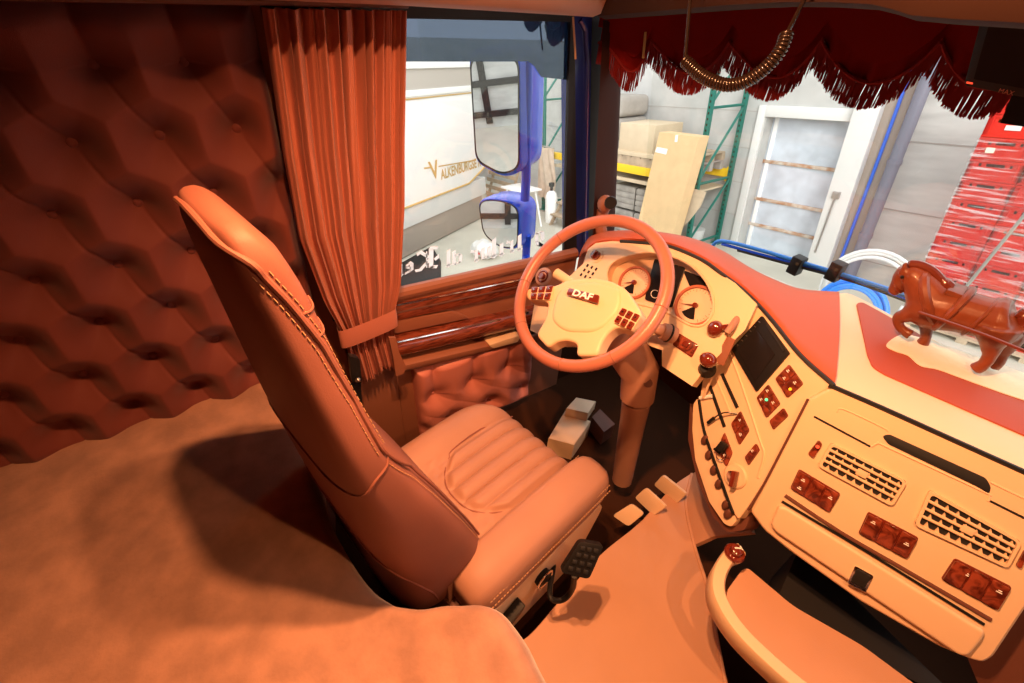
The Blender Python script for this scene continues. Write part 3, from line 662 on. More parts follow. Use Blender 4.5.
# ================================================================== DASHBOARD
a_ = onz(834, 386, .92); b_ = onz(1024, 471, .92); dd = nrm(b_ - a_); nh = A(dd[1], -dd[0], 0)
nF = nrm(nh * math.cos(math.radians(25)) + A(0, 0, 1) * math.sin(math.radians(25)))
nK = nrm(A(-.2184, -.8946, .3898)); nI = nrm(A(.1, -.8, .6)); GI = A(-.6, 1.1, .93)
def fF(p, h=0): return onp(p, a_ + nF * h, nF)
def fK(p, h=0): return onp(p, a_ + nK * h, nK)
def fI(p, h=0): return onp(p, GI + nI * h, nI)
D = thing('dashboard', 'cream and terracotta truck dashboard with burr wood switches', 'dashboard', (-.1, 1.2, .3))
def panel(fn, n, px, th, m, name, bev=.008, r=.012, par=D, **k): return build(G().prism(roundpoly([fn(p) - n * th for p in px], r), n * th, bev, 3), name, m, par, **k)
def plate(fn, n, px, h, m, name, par=D, r=.006, bev=.0015, sink=.002, **k): return build(G().prism(roundpoly([fn(p) - n * sink for p in px], r), n * (h + sink), bev, 2), name, m, par, **k)
def groove(fn, px, w, m='black', name='seam_gap', par=D, n=6): return build(G().tube(catmull([fn(p) for p in px], 4) if len(px) > 2 else [fn(p) for p in px], w / 2, n), name, M[m], par)

# instrument panel with its oval opening
hole = catmull([A(*p) for p in ((607, 273), (613, 262), (630, 255), (650, 252), (672, 256), (692, 266), (706, 281), (713, 298), (712, 314), (703, 325), (690, 325), (672, 315), (655, 308), (636, 303), (618, 296), (609, 285))], 3, True)
ipx = [(583, 264), (588, 249), (596, 243), (612, 241), (640, 243), (668, 247), (700, 260), (735, 283), (757, 304), (745, 330), (722, 352), (703, 372), (692, 386), (662, 366), (662, 350), (640, 342), (600, 345), (560, 345), (530, 330), (535, 300), (560, 285)]
build(G().holed([fI(p) for p in ipx], [[fI(p) for p in hole]], -nI * .05), 'instrument_panel', M['cream'], D)
gb = lambda p: fI(p, -.045)
cl = build(G().prism([gb(p) for p in catmull([A(*p) for p in ((600, 270), (612, 255), (650, 246), (692, 258), (715, 280), (722, 305), (708, 333), (680, 330), (640, 312), (612, 304))], 3, True)], -nI * .01), 'gauge_cluster', M['dial'], D, label='gauge cluster under the hood with two round dials')
ctr_h = -.044
build(G().tube([fI(p, .001) for p in hole], .004, 8, True), 'cluster_rim', M['cream'], D)
def gauge(px, rr, ang):
    c = fI(px, ctr_h); u, v = A(1, 0, 0) - nI * nI[0], None; u = nrm(u); v = np.cross(nI, u)
    g = build(G().lathe([(0, 0), (rr, 0), (rr, .004), (0, .004)], c, nI, 40), 'gauge_dial', M['dial'], D)
    build(G().lathe([(rr * 1.0, .0), (rr * 1.2, .0), (rr * 1.17, .010), (rr * 1.03, .011)], c, nI, 40, True), 'gauge_ring', M['ring'], g)
    tk = G()
    for k in range(25):
        a = math.radians(225 - 270 * k / 24); e1 = u * math.cos(a) + v * math.sin(a); L = .16 if k % 3 == 0 else .09
        tk.box(c + e1 * rr * (.95 - L / 2) + nI * .0045, (rr * L, .0012, .0006), 0, [e1, np.cross(nI, e1), nI])
    build(tk, 'gauge_ticks', M['ring'], g)
    P = [c + nI * .0046] + [c + nI * .0046 + rr * .8 * (u * math.cos(math.radians(a)) + v * math.sin(math.radians(a))) for a in range(238, 303, 8)]
    build(G().prism(P, nI * .0006), 'gauge_window', M['screen'], g)
    a = math.radians(ang); e1 = u * math.cos(a) + v * math.sin(a)
    build(G().prism([c + np.cross(nI, e1) * .003 + nI * .009, c - np.cross(nI, e1) * .003 + nI * .009, c + e1 * rr * .85 + nI * .008], nI * .001).lathe([(0, .006), (.009, .006), (.008, .013), (0, .014)], c, nI, 16), 'needle', M['redwood'], g)
gauge((635, 283), .047, 215); gauge((696, 306), .054, 205)
build(G().prism(roundpoly([fI(p, ctr_h) for p in ((655, 259), (686, 268), (672, 308), (645, 300))], .008), nI * .005, .001), 'centre_display', M['screen'], D)
build(G().prism(roundpoly([fI(p, ctr_h) for p in ((683, 270), (704, 278), (708, 292), (690, 287))], .01), nI * .004, .001), 'small_display', M['screen'], D)
build(G().tube([fI((655 + 4 * math.cos(a), 294 + 4 * math.sin(a)), ctr_h + .006) for a in np.linspace(1, 5.5, 12)], .001, 5), 'display_icon', M['print_'], D)
# round lamp switch, mesh of holes, second round switch
c = fI((596, 255.5)); lw = build(G().lathe([(0, -.002), (.026, -.002), (.026, .002), (0, .002)], c, nI, 24), 'switch_ring', M['cream'], D)
build(G().lathe([(0, .002), (.017, .002), (.015, .012), (0, .013)], c, nI, 20).box(c + nI * .016, (.007, .03, .012), .002, [A(1, 0, 0), np.cross(nI, A(1, 0, 0)), nI]), 'rotary_switch', M['redwood'], lw)
for i in range(3):
    for j in range(3):
        p = (587.5 + 4.3 * i - 3.2 * j, 265.5 + 1.8 * i + 4.6 * j); build(G().box(fI(p), (.008, .011, .002), .001, [A(1, 0, 0), np.cross(nI, A(1, 0, 0)), nI]), 'speaker_slot', M['black'], D)
c = fI((544, 277), .0); rg = build(G().lathe([(0, 0), (.034, 0), (.034, .006), (.028, .009), (0, .009)], c, nI, 28), 'light_switch', M['leather2'], D)
build(G().lathe([(.016, .009), (.020, .012), (.024, .009)], c, nI, 24, True), 'switch_ring', M['redwood'], rg)
build(G().lathe([(0, .009), (.012, .009), (.010, .022), (0, .023)], c, nI, 20), 'switch_knob', M['redwood'], rg)
build(G().box(fI((553, 288), .004), (.02, .01, .008), .002), 'switch_rocker', M['chrome'], rg)
# parking brake style switch plate
def switches(fn, n, quad, nu, nv, marks=(), par=D, h=.005, frame=True, m='wood', lights=()):
    q = [fn(p) for p in quad]
    sw = plate(fn, n, quad, .003, M['redwood'] if frame else M[m], 'switch_panel', par, .006)
    B = lambda u, v: (q[0] * (1 - u) + q[1] * u) * (1 - v) + (q[3] * (1 - u) + q[2] * u) * v
    e1 = nrm(q[1] - q[0]); e2 = np.cross(n, e1)
    for i in range(nu):
        for j in range(nv):
            k = .05; P = [B((i + a) / nu, (j + b) / nv) for a, b in ((k, k), (1 - k, k), (1 - k, 1 - k), (k, 1 - k))]
            build(G().prism(roundpoly(P, .004, 2) + n * .001, n * h, .0018), 'switch_button', M[m], sw)
    for k, (u, v, s_) in enumerate(marks):
        build(G().box(B(u, v) + n * (h + .0014), (.010 * s_, .0022, .0006), 0, [e1, e2, n]).box(B(u, v) + n * (h + .0014) + e2 * .004, (.006 * s_, .002, .0006), 0, [e1, e2, n]), 'switch_icon', M['print_'], sw)
    for (u, v, mm) in lights: build(G().lathe([(0, 0), (.0042, 0), (.0036, .002), (0, .0022)], B(u, v) + n * (h + .001), n, 12), 'indicator_light', M[mm], sw)
    return sw
sw = switches(fI, nI, ((679, 333), (699, 345), (692, 358), (672.5, 345)), 1, 1)
build(G().box(fI((686, 344), .008), (.018, .016, .012), .003, [A(1, 0, 0), np.cross(nI, A(1, 0, 0)), nI]), 'switch_knob', M['redwood'], sw)

# centre console
kpx = [(748, 306), (757, 303), (781, 331), (809, 366), (832, 386), (808, 400), (765, 482), (748, 507), (738, 520), (731, 509), (716, 468), (704, 430), (699, 402), (703, 375), (722, 352), (742, 330)]
panel(fK, nK, kpx, .05, M['cream'], 'centre_console', .010, .008)
lip = [(697, 398), (703, 430), (716, 468), (731, 509), (737, 520), (731, 527), (724, 524), (709, 502), (695, 460), (692, 430), (693, 404)]
panel(lambda p: fK(p, -.012), nK, lip, .05, M['cream'], 'console_side_lip', .008, .008)
skin = [(690, 402), (688, 440), (697, 480), (712, 516), (728, 533), (745, 530), (752, 512), (744, 512), (730, 520), (712, 500), (700, 462), (696, 430)]
panel(lambda p: fK(p, -.03), nK, skin, .06, M['brownplastic'], 'console_side_skin', .01, .01)
groove(fK, ((699, 400), (704, 430), (716, 466), (727, 497), (733, 513)), .010, name='storage_gap')
for k, p in enumerate(((705, 440), (709, 455), (714, 470), (719, 484), (726, 505), (728, 514))):
    build(G().ball(fK(p, -.006), (.011, .011, .02), 12), 'side_socket', M['brownplastic'], D)
# raised ridge framing the main face
groove(lambda p: fK(p, .001), ((745, 312), (733, 330), (728, 345), (742, 385), (760, 440), (764, 455), (758, 478)), .006, 'cream', 'console_ridge')
# radio and navigation unit
scr = plate(fK, nK, ((763, 316), (790.5, 353.5), (757.5, 392), (732.5, 349.5)), .008, M['black'], 'display_unit', r=.004, bev=.002)
plate(fK, nK, ((758, 329), (777, 355), (756.5, 382), (739, 350.5)), .0092, M['screen'], 'display_screen', scr, r=.003, bev=.0005, sink=-.007)
for k in range(6):
    p = (759.5 - 4.3 * k, 322 + 4.6 * k); build(G().box(fK(p, .0085), (.006, .004, .002), .0006), 'display_key', M['steel'], scr)
build(G().tube([fK((767, 325), .009), fK((784, 351), .009)], .003, 6), 'disc_slot', M['rubber'], scr)
switches(fK, nK, ((789.6, 364), (804, 384), (788, 398.6), (775.6, 378.7)), 2, 3, ((.2, .25, .8), (.3, .6, .7), (.75, .3, .8)), lights=((.82, .62, 'amber'),))
switches(fK, nK, ((768.8, 384), (781, 404), (767, 418.5), (757, 397.5)), 2, 3, ((.2, .25, .8), (.75, .3, .8), (.25, .8, .7)), lights=((.45, .5, 'greenled'),))
switches(fK, nK, ((784, 407.5), (789, 416), (773.6, 430.5), (769.5, 421)), 1, 1, ())
switches(fK, nK, ((741, 410.5), (750, 430.5), (740, 445.5), (731.6, 423.5)), 2, 3, ((.75, .65, .9), (.3, .3, .6)))
switches(fK, nK, ((725, 432), (733, 453), (727, 467), (717.5, 449.5)), 2, 2, ((.6, .7, .7),))
switches(fK, nK, ((756.5, 443), (760.5, 450), (749, 466), (744.8, 457.5)), 1, 1, ((.3, .4, .7),))
# heater knob
c = fK((736, 476)); kb = build(G().lathe([(0, -.002), (.032, -.002), (.034, .004), (.030, .008), (0, .008)], c, nK, 28), 'heater_dial', M['cream'], D)
build(G().lathe([(0, .008), (.016, .008), (.014, .022), (0, .024)], c, nK, 20), 'heater_knob', M['chrome'], kb)
build(G().box(fK((734, 479), .022), (.012, .044, .02), .004, [nrm(A(1, .2, .4)), nrm(np.cross(nK, nrm(A(1, .2, .4)))), nK]), 'knob_grip', M['redwood'], kb)
for p0, p1 in (((722, 374), (737.5, 408)), ((710, 386), (724.5, 427))): groove(fK, (p0, p1), .011, name='storage_slot')
groove(lambda p: fK(p, .001), ((716, 378), (731, 414)), .006, 'cream', 'slot_rib')
build(G().tube([fK((700, 398), .006), fK((712, 396), .006)], .006, 8), 'white_clip', M['white'], D)
# ignition key and plug in the switch
build(G().box(fK((722, 447), .018), (.02, .03, .016), .004, [A(1, 0, 0), np.cross(nK, A(1, 0, 0)), nK]).box(fK((717, 451), .014), (.022, .006, .006), .002), 'key_plug', M['black'], D)
build(G().tube([fK((721 + 5 * math.cos(a), 455 + 5 * math.sin(a)), .014) for a in np.linspace(0, 2 * PI, 13)[:-1]], .0015, 5, True), 'key_ring', M['chrome'], D)
# brake levers: ball knob on a bracket, second knob in its boot
k1 = build(G().tube(catmull([fK((741, 313), .012), fK((733, 325), .055), fK((727, 333), .065)], 4), .010, 10).lathe([(0, -.004), (.03, -.004), (.028, .012), (.016, .02), (0, .02)], fK((738, 318)), nK, 20), 'brake_lever', M['leather2'], D)
build(G().box(fK((739.5, 312), .024), (.024, .016, .014), .004), 'lever_collar', M['steel'], k1)
build(G().tube([fK((728, 327), .060), fK((716, 328.5), .066)], .009, 8).ball(fK((715, 329), .068), (.022, .022, .026), 18), 'lever_knob', M['redwood'], k1)
k2 = build(G().lathe([(0, -.01), (.026, -.01), (.020, .006), (.012, .02), (0, .02)], fI((706, 369)), nI, 20), 'gear_boot', M['black'], D)
build(G().ball(fI((708, 360), .032), (.024, .022, .022), 18), 'gear_knob', M['redwood'], k2)
build(G().prism([fK(p, .05) for p in ((728, 336), (736, 340), (724, 366), (714, 362))], nK * .004, .001), 'lever_strap', M['doorskin'], k1)
build(G().tube([fK((718, 362), .052), fK((703, 398), .012)], .0035, 6), 'strap_rod', M['cream'], k1)
# loose cable
build(G().tube(catmull([fK((711, 421), .012), fK((717, 416), .018), fK((725, 412.5), .02), fK((737, 413.5), .005)], 5), .0022, 6), 'charging_cable', M['copper'], label='short brown cable running to the switch on the console', cat='cable')
build(G().tube([fK((708, 423), .010), fK((714, 418), .014)], .005, 8), 'cable_plug', M['black'], label='black plug lying in the console tray', cat='plug')

# passenger side face
fpx = [(834, 386), (900, 415.5), (1084, 498), (1077, 540), (1026, 610), (994, 658), (984, 664), (972, 661), (940, 648), (860, 602), (790, 552), (764, 531), (750, 512), (764, 484), (807, 400)]
panel(fF, nF, fpx, .06, M['cream'], 'passenger_panel', .012, .01)
groove(fF, ((829, 385), (880, 407), (940, 434), (1030, 474.5)), .011, name='seam_gap')
groove(fF, ((808, 399), (787, 440), (764, 484), (748, 510)), .006, 'brownplastic')
groove(fF, ((814, 416.5), (870, 446.5)), .005)
groove(fF, ((990, 501), (1030, 521)), .005)
groove(fF, ((785, 495.5), (840, 532), (900, 567), (991, 620)), .010, 'brownplastic')
# lid with its finger recess
plate(fF, nF, ((882, 436), (889, 434), (986, 478), (991, 487), (989, 494), (978, 487), (888, 444)), .0015, M['rubber'], 'finger_recess', r=.006, bev=.0005)
groove(fF, ((837, 412), (843, 409), (882, 427), (888, 431.5)), .004, 'cream', 'lid_edge'); groove(fF, ((990, 482), (1030, 501)), .005, 'cream', 'lid_edge')
groove(fF, ((871, 447), (879, 443), (886, 446.5), (980, 490), (989, 496), (988, 501)), .005, 'cream', 'lid_edge')
def vent(q):
    q = [np.array(p, float) for p in q]; B2 = lambda u, v: (q[0] * (1 - u) + q[1] * u) * (1 - v) + (q[3] * (1 - u) + q[2] * u) * v
    v_ = build(G().prism(roundpoly([fF(B2(*p), -.001) for p in ((0, 0), (1, 0), (1, 1), (0, 1))], .008), nF * .0018), 'air_vent', M['rubber'], D)
    ol = roundpoly([fF(B2(*p)) for p in ((0, 0), (1, 0), (1, 1), (0, 1))], .010); il = roundpoly([fF(B2(*p)) for p in ((.035, .07), (.965, .07), (.965, .93), (.035, .93))], .008)
    build(G().holed(ol, [il], nF * .008), 'vent_frame', M['cream'], v_)
    for k in (1, 2, 3): build(G().tube([fF(B2(.03, .06 + .88 * k / 4), .006), fF(B2(.97, .06 + .88 * k / 4), .006)], .0034, 8), 'vent_slat', M['cream'], v_)
    g = G()
    for k in range(4):
        for i in range(8):
            u = (i + .75) / 8.6; va, vb = .06 + .88 * (k + .12) / 4, .06 + .88 * (k + .98) / 4
            g.prism([fF(B2(u, vb), .0012), fF(B2(u + .055, vb), .0012), fF(B2(u + .022, va + .04), .0012)], nF * .005)
    build(g, 'vent_fins', M['cream'], v_)
    build(G().box(fF(B2(.5, .5), .009), (.022, .016, .006), .002, [dd, np.cross(nF, dd), nF]), 'vent_tab', M['cream'], v_)
vent(((831, 442), (907, 481), (892, 505.5), (818, 465.5))); vent(((929, 489), (1021, 541), (1007, 567), (914, 524)))
switches(fF, nF, ((818.5, 439.5), (823, 444), (813.5, 458.5), (807.5, 453.5)), 1, 2, (), lights=((.5, .3, 'redled'),))
switches(fF, nF, ((1024, 549), (1029, 553), (1020, 569), (1015, 565)), 1, 2, ())
for q, mk in ((((799, 468.5), (841, 493.5), (829.5, 512.5), (790, 488)), ((.18, .35, .9), (.18, .75, .9), (.85, .4, .9))), (((868, 511), (919, 537.5), (907, 559), (858, 533)), ((.16, .3, .9), (.85, .45, 1))), (((954.5, 557.5), (1012, 586.5), (997.5, 610.5), (940.5, 578.5)), ((.3, .35, .5), (.85, .35, 1)))):
    switches(fF, nF, q, 3, 1, mk, h=.007)
# drawer with latch
dq = ((779, 504), (786, 505), (984, 628), (981, 636), (968, 652), (958, 652), (776, 530), (771, 523))
dw = build(G().prism(roundpoly([fF(p, -.002) for p in dq], .012), nF * .016, .009, 4), 'drawer', M['cream'], D)
groove(lambda p: fF(p, .002), ((782, 501.5), (830, 530), (880, 560), (984, 624.5)), .007, 'black', 'drawer_gap')
lt = build(G().prism(roundpoly([fF(p, .0135) for p in ((855, 565), (874, 575.5), (865.5, 592), (847, 582.5))], .005), nF * .003, .001), 'latch_frame', M['chrome'], dw)
build(G().prism(roundpoly([fF(p, .0145) for p in ((857, 568), (871.5, 576), (864, 588.5), (850, 581))], .004), nF * .0035, .001), 'latch', M['rubber'], dw)
groove(lambda p: fF(p, -.004), ((790, 547), (850, 588), (905, 620), (914, 628)), .008, 'cream', 'drawer_lip')

build(G().prism([fF(p, -.075) for p in ((960, 640), (1000, 610), (1085, 490), (1200, 600), (1100, 760), (985, 700))], -nF * .04), 'side_panel', M['brownplastic'], D)
# top pad from the seam to the windscreen
pa = [fI(p, .002) for p in ((586, 253), (591, 246), (598, 242.5), (612, 241), (640, 242.5), (668, 246), (700, 259), (722, 274))] + [fK(p, .002) for p in ((745, 292), (770, 318), (800, 355), (834, 385.5))]
pby = [(580, 254, 1.11), (584, 246, 1.15), (591, 237.5, 1.19), (608, 233, 1.25)]
pbx = [(640, 232.5, .985), (672, 236, .98), (700, 243, .97), (724, 254, .96), (748, 269, .95), (772, 281, .94), (800, 291, .93), (838, 294, .925)]
pb_ = [ony(*p) for p in pby] + [onz(*p) for p in pbx]
PA, PB = catmull(pa, 6), catmull(pb_, 6); P = []
for u, v in zip(PA, PB):
    w_ = nrm(v - u); row = [u + A(0, 0, -.02) + w_ * .012, u + A(0, 0, .004) + w_ * .008]
    for k in np.linspace(.06, 1, 12): row.append(u * (1 - k) + v * k + A(0, 0, .008 + .010 * math.sin(PI * k)))
    row += [v + w_ * .02 + A(0, 0, -.01), v + w_ * .03 + A(0, 0, -.10)]
    P.append(row)
build(G().slab(P, (0, .006, -.014)), 'top_pad', M['terra'], D, ang=60)
groove(lambda p: p, PA[20:], .010, 'rubber', 'seam_gap')
# passenger shelf
bk = [onz(838, 294, .918), onz(858, 298, .918), onz(940, 344, .918), onz(1024, 396, .918)]; bk.append(bk[-1] + A(.45, -.06, 0)); bk.append(bk[-1] + A(.2, -.2, 0))
fr_ = [a_ + A(0, 0, -.002) + dd * (.0), a_ + dd * .08, a_ + dd * .2, b_, b_ + dd * .4, b_ + dd * .55]
FRc, BKc = catmull(fr_, 6), catmull(bk, 6)
P = [[f_ - nh * .0 + A(0, 0, -.02)] + [f_ * (1 - k) + b2 * k + A(0, 0, .002 - .004 * (1 - min(1, k * 20))) for k in np.linspace(.01, 1, 12)] + [b2 + A(0, .03, -.02), b2 + A(0, .04, -.12)] for f_, b2 in zip(FRc, BKc)]
build(G().slab(P, (0, .004, -.02)), 'passenger_shelf', M['cream'], D, ang=50)
iq = [onz(*p, .921) for p in ((856, 304), (862, 303), (900, 324), (960, 360), (1040, 408), (1100, 446), (1100, 470), (1024, 436.5), (884, 375.5), (872, 368), (867, 356))]
build(G().prism(roundpoly(iq, .012), (0, 0, .004), .0015), 'shelf_inset', M['inset'], D)
# dark carcass behind the faces
cb = [a_ - nF * .07, b_ - nF * .07 + dd * .3, b_ + dd * .3 + A(-.05, .20, 0), A(-.3, 1.36, .92), A(-.80, 1.24, .92), A(-.86, 1.18, .92), A(-.62, 1.22, .92), A(-.30, 1.22, .92)]
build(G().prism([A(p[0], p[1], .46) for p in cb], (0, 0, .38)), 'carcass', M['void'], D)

# ---- tray with its cream rim below the passenger side
zr = .45; rc = [onz(*p, zr) for p in ((741, 548), (731, 553), (720, 570), (718, 590), (727, 612), (745, 636), (772, 662), (800, 686), (850, 725), (930, 780))]
rc = catmull(rc, 5); t = thing('grab_rail', 'curved cream rail with a round knob at its end, edging the lower tray', 'rail', (.1, .8, .40))
P = []
for i, p in enumerate(rc):
    tg = nrm(rc[min(i + 1, len(rc) - 1)] - rc[max(i - 1, 0)]); sd = np.cross(tg, A(0, 0, 1)); sd = sd if True else -sd
    P.append([p + sd * x + A(0, 0, z) for x, z in ((-.020, -.004), (-.015, .003), (.0, .004), (.012, .002), (.016, -.005), (.014, -.055), (.008, -.06), (-.014, -.06), (-.020, -.05))])
build(G().loft(P), 'rail_bar', M['cream'], t, ang=50)
c = onz(734, 554, zr + .004); kn = build(G().lathe([(0, 0), (.026, 0), (.027, .006), (.024, .012), (0, .012)], c, (0, 0, 1), 24), 'knob_base', M['redwood'], t)
build(G().lathe([(0, .012), (.017, .012), (.015, .026), (.008, .030), (0, .031)], c, (0, 0, 1), 20), 'knob', M['redwood'], kn)
build(G().box(c + A(0, 0, .0315), (.018, .004, .001), 0, [nrm(A(.6, .8, 0)), nrm(A(-.8, .6, 0)), A(0, 0, 1)]).box(c + A(.004, .008, .0315), (.012, .003, .001), 0, [nrm(A(.9, -.3, 0)), nrm(A(.3, .9, 0)), A(0, 0, 1)]), 'knob_mark', M['print_'], kn)
tr = [onz(*p, .40) for p in ((742, 570), (748, 568), (793, 606), (863, 646), (913, 683), (960, 715), (1100, 800), (900, 790), (800, 700), (765, 668), (738, 632), (728, 610), (726, 592))]
build(G().prism(roundpoly(tr, .02), (0, 0, -.02), 0), 'tray', M['mat_'], label='brown leather tray floor inside the curved cream rail', cat='tray')
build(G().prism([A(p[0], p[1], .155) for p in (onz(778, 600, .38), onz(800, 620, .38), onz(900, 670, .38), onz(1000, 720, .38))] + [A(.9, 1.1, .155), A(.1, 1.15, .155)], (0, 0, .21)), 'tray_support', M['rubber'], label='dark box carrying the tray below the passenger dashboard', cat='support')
# ================================================================== HORSE ON ITS CLOTH
cq = [onz(*p, .9255) for p in ((886, 346), (894, 338), (906, 335), (930, 341), (960, 351), (1000, 364.5), (1060, 388), (1100, 406), (1100, 426), (1060, 411), (1022, 400), (990, 389), (960, 378), (938, 370), (920, 366), (908, 356), (896, 352))]
build(G().prism(catmull(cq, 4, True), (0, 0, .0022), .0008), 'table_cloth', M['cloth'], label='crumpled cream cloth strip lying under the wooden horse', cat='cloth')
H0, H1 = onz(921, 345, .928), onz(979, 371, .928); hd = nrm((H1 - H0) * A(1, 1, 0)); hn = A(-hd[1], hd[0], 0); hn = hn if hn @ (C - H0) > 0 else -hn
def hp(px, py, off=0): return onp((px, py), H0 + hn * off, hn)
sc_ = np.linalg.norm(R.T @ (H0 - C)) / F * .93
t = thing('horse_figurine', 'varnished brown wooden horse figurine with one foreleg raised, on the cream cloth', 'figurine', (H0 + H1) / 2)
g = G()
def limb(pts, off, rs, n=14, flat=1): g.tube(catmull([hp(x, y, off * .5) for x, y in pts], 5), np.interp(np.linspace(0, 1, (len(pts) - 1) * 5 + 1), np.linspace(0, 1, len(rs)), [r * sc_ for r in rs]), n, flat=flat)
limb([(908, 303), (916, 303), (930, 306), (948, 309), (966, 313), (984, 318), (1000, 321), (1013, 322), (1019, 321)], 0, [6, 14, 17.5, 17, 15.5, 15, 17.5, 15, 6], 20)
limb([(932, 302), (926, 292), (919, 282), (911, 275), (906, 272)], 0, [17, 13.5, 11, 9, 6.5], 16)
limb([(909, 271), (903, 278), (898, 285), (894, 291), (892, 293)], 0, [7.5, 7, 5.2, 4.4, 3.4], 14)
limb([(904, 270), (905, 265), (907, 262)], .03, [2.2, 1.8, .7], 8); limb([(906, 271), (909, 266), (911, 264)], -.03, [2.2, 1.8, .7], 8)
limb([(926, 308), (927, 320), (926.5, 330), (925.5, 338), (922, 344)], -.035, [9, 6.5, 4.2, 3.6, 4.6])
limb([(919, 343), (924, 343.5)], -.035, [5, 5]); 
limb([(917, 310), (907, 315), (899, 317.5), (899, 325), (904, 331), (911, 335)], .04, [9, 6, 4.4, 3.4, 3.4, 4.2])
limb([(1000, 324), (995, 336), (992, 345), (990, 355), (984, 364), (975, 369)], .045, [14, 11, 7, 4.4, 4, 4.8])
limb([(1008, 324), (1008, 337), (1006, 346), (1002, 354), (998, 362), (992, 366)], -.05, [13, 10, 6.5, 4.2, 4, 5])
body = remesh(g, .0034, 3)
bo = build(body, 'horse_body', M['horse'], t, ang=180)
build(G().tube(catmull([hp(x, y, 0) for x, y in ((1018, 312), (1024, 316), (1025, 325), (1021, 334))], 5), [4 * sc_] * 5 + [5 * sc_] * 6 + [4 * sc_] * 4 + [1.5 * sc_], 10), 'tail', M['horsedark'], t)
build(G().tube(catmull([hp(x, y, 0) for x, y in ((908, 264), (920, 265), (932, 271), (942, 281), (950, 288))], 5), [2.2 * sc_] + [3.4 * sc_] * 15 + [4.5 * sc_] * 5, 10), 'mane', M['horsedark'], t)
def around(px, py, r, tilt=(0, 0, 1), w=.006):
    c = hp(px, py); ax = nrm(hd * tilt[0] + A(0, 0, 1) * tilt[1]); u = hn; v = nrm(np.cross(ax, u))
    return [c + u * r[0] * sc_ * math.cos(a) + v * r[1] * sc_ * math.sin(a) for a in np.linspace(0, 2 * PI, 41)[:-1]]
build(G().tube(around(934, 299, (16.5, 21), (.75, .65)), 3.4 * sc_, 8, True), 'collar', M['horse'], t)
build(G().tube(around(953, 309, (17, 17.5), (1, -.12)), 2.6 * sc_, 8, True), 'girth_strap', M['horse'], t)
build(G().box(hp(957, 291), (11 * sc_, 20 * sc_, 5 * sc_), .006, [hd, hn, A(0, 0, 1)]), 'saddle_pad', M['horse'], t)
build(G().tube(around(980, 317, (15.2, 15.6), (1, -.12)), 1.4 * sc_, 8, True), 'back_strap', M['horse'], t)
for o_ in (.072, -.072): build(G().tube([hp(918, 312, o_), hp(945, 321, o_), hp(985, 335, o_), hp(1040, 357, o_)], 1.15 * sc_, 8), 'cart_shaft', M['horsedark'], t)
for x, y, r in ((905, 277, (7.6, 7.6)), (898, 286, (5.6, 5.8))): build(G().tube(around(x, y, r, (.6, .75)), .9 * sc_, 6, True), 'bridle_strap', M['horsedark'], t)
for o_ in (.045, -.045): build(G().ball(hp(902, 277, o_ * .65), 1.3 * sc_, 8), 'eye', M['black'], t)

# ================================================================== VALANCE, MONITOR, CORD
xv, yv_ = [-1.2, -1.05, -.93, -.6, -.4, -.2, 0, .5, 1.05], [1.06, 1.16, 1.255, 1.335, 1.365, 1.395, 1.41, 1.43, 1.30]
def onV(px, py):
    y = 1.3
    for _ in range(12): p = ony(px, py, y); y = np.interp(p[0], xv, yv_)
    return p
cusp = [(598, 64), (646, 62), (722, 66), (811, 66), (925, 71), (1040, 83)]; bott = [(625, 92), (684, 95), (766, 101), (857, 109), (966, 118)]
cu = [onV(*p) for p in cusp]; bo_ = [onV(*p) for p in bott]; prof_ = []
for i in range(5):
    a, b_2, m_ = cu[i], cu[i + 1], bo_[i]
    for k in range(24):
        u = k / 24; zl = a[2] * (1 - u) + b_2[2] * u; um = (m_[0] - a[0]) / (b_2[0] - a[0]); uu = u ** (math.log(.5) / math.log(um))
        dep = (a[2] * (1 - um) + b_2[2] * um) - m_[2]; prof_.append((a[0] * (1 - u) + b_2[0] * u, zl - dep * math.sin(PI * uu) ** .62))
prof_.append((cu[5][0], cu[5][2])); w0, z0_ = cu[5][0], cu[5][2]
while w0 < 1.05:                                  # the same scallops go on to the passenger side
    for k in range(24): prof_.append((w0 + .25 * (k + 1) / 24, z0_ - .055 * math.sin(PI * (k + 1) / 24) ** .62))
    w0 += .25
pxs, pzs = zip(*prof_)
t = thing('windscreen_valance', 'dark red scalloped valance with a long fringe hanging over the windscreen', 'valance', (-.5, 1.35, 1.4))
P = []
for x in np.linspace(-1.09, 1.04, 400):
    zb = np.interp(x, pxs, pzs) + .055; y = np.interp(x, xv, yv_); wv = .006 * math.sin(x * 55) + .004 * math.sin(x * 131)
    P.append([(x, y + .004 + wv * (1 - k), zb + (1.70 - zb) * k) for k in np.linspace(0, 1, 10)])
build(G().slab(P, (0, .003, 0)), 'valance_cloth', M['velvet'], t, ang=70)
P = [[(x, np.interp(x, xv, yv_) - .006 + .003 * math.sin(x * 60), np.interp(x, pxs, pzs) + .095 + (1.70 - np.interp(x, pxs, pzs) - .095) * k) for k in np.linspace(0, 1, 6)] for x in np.linspace(-1.09, 1.04, 340)]
build(G().slab(P, (0, .002, 0)), 'valance_overlay', M['velvet'], t, ang=70)
build(G().tube([A(x, np.interp(x, xv, yv_), np.interp(x, pxs, pzs) + .055) for x in np.linspace(-1.09, 1.04, 340)], .0035, 6), 'braid', M['fringe'], t)
g = G()
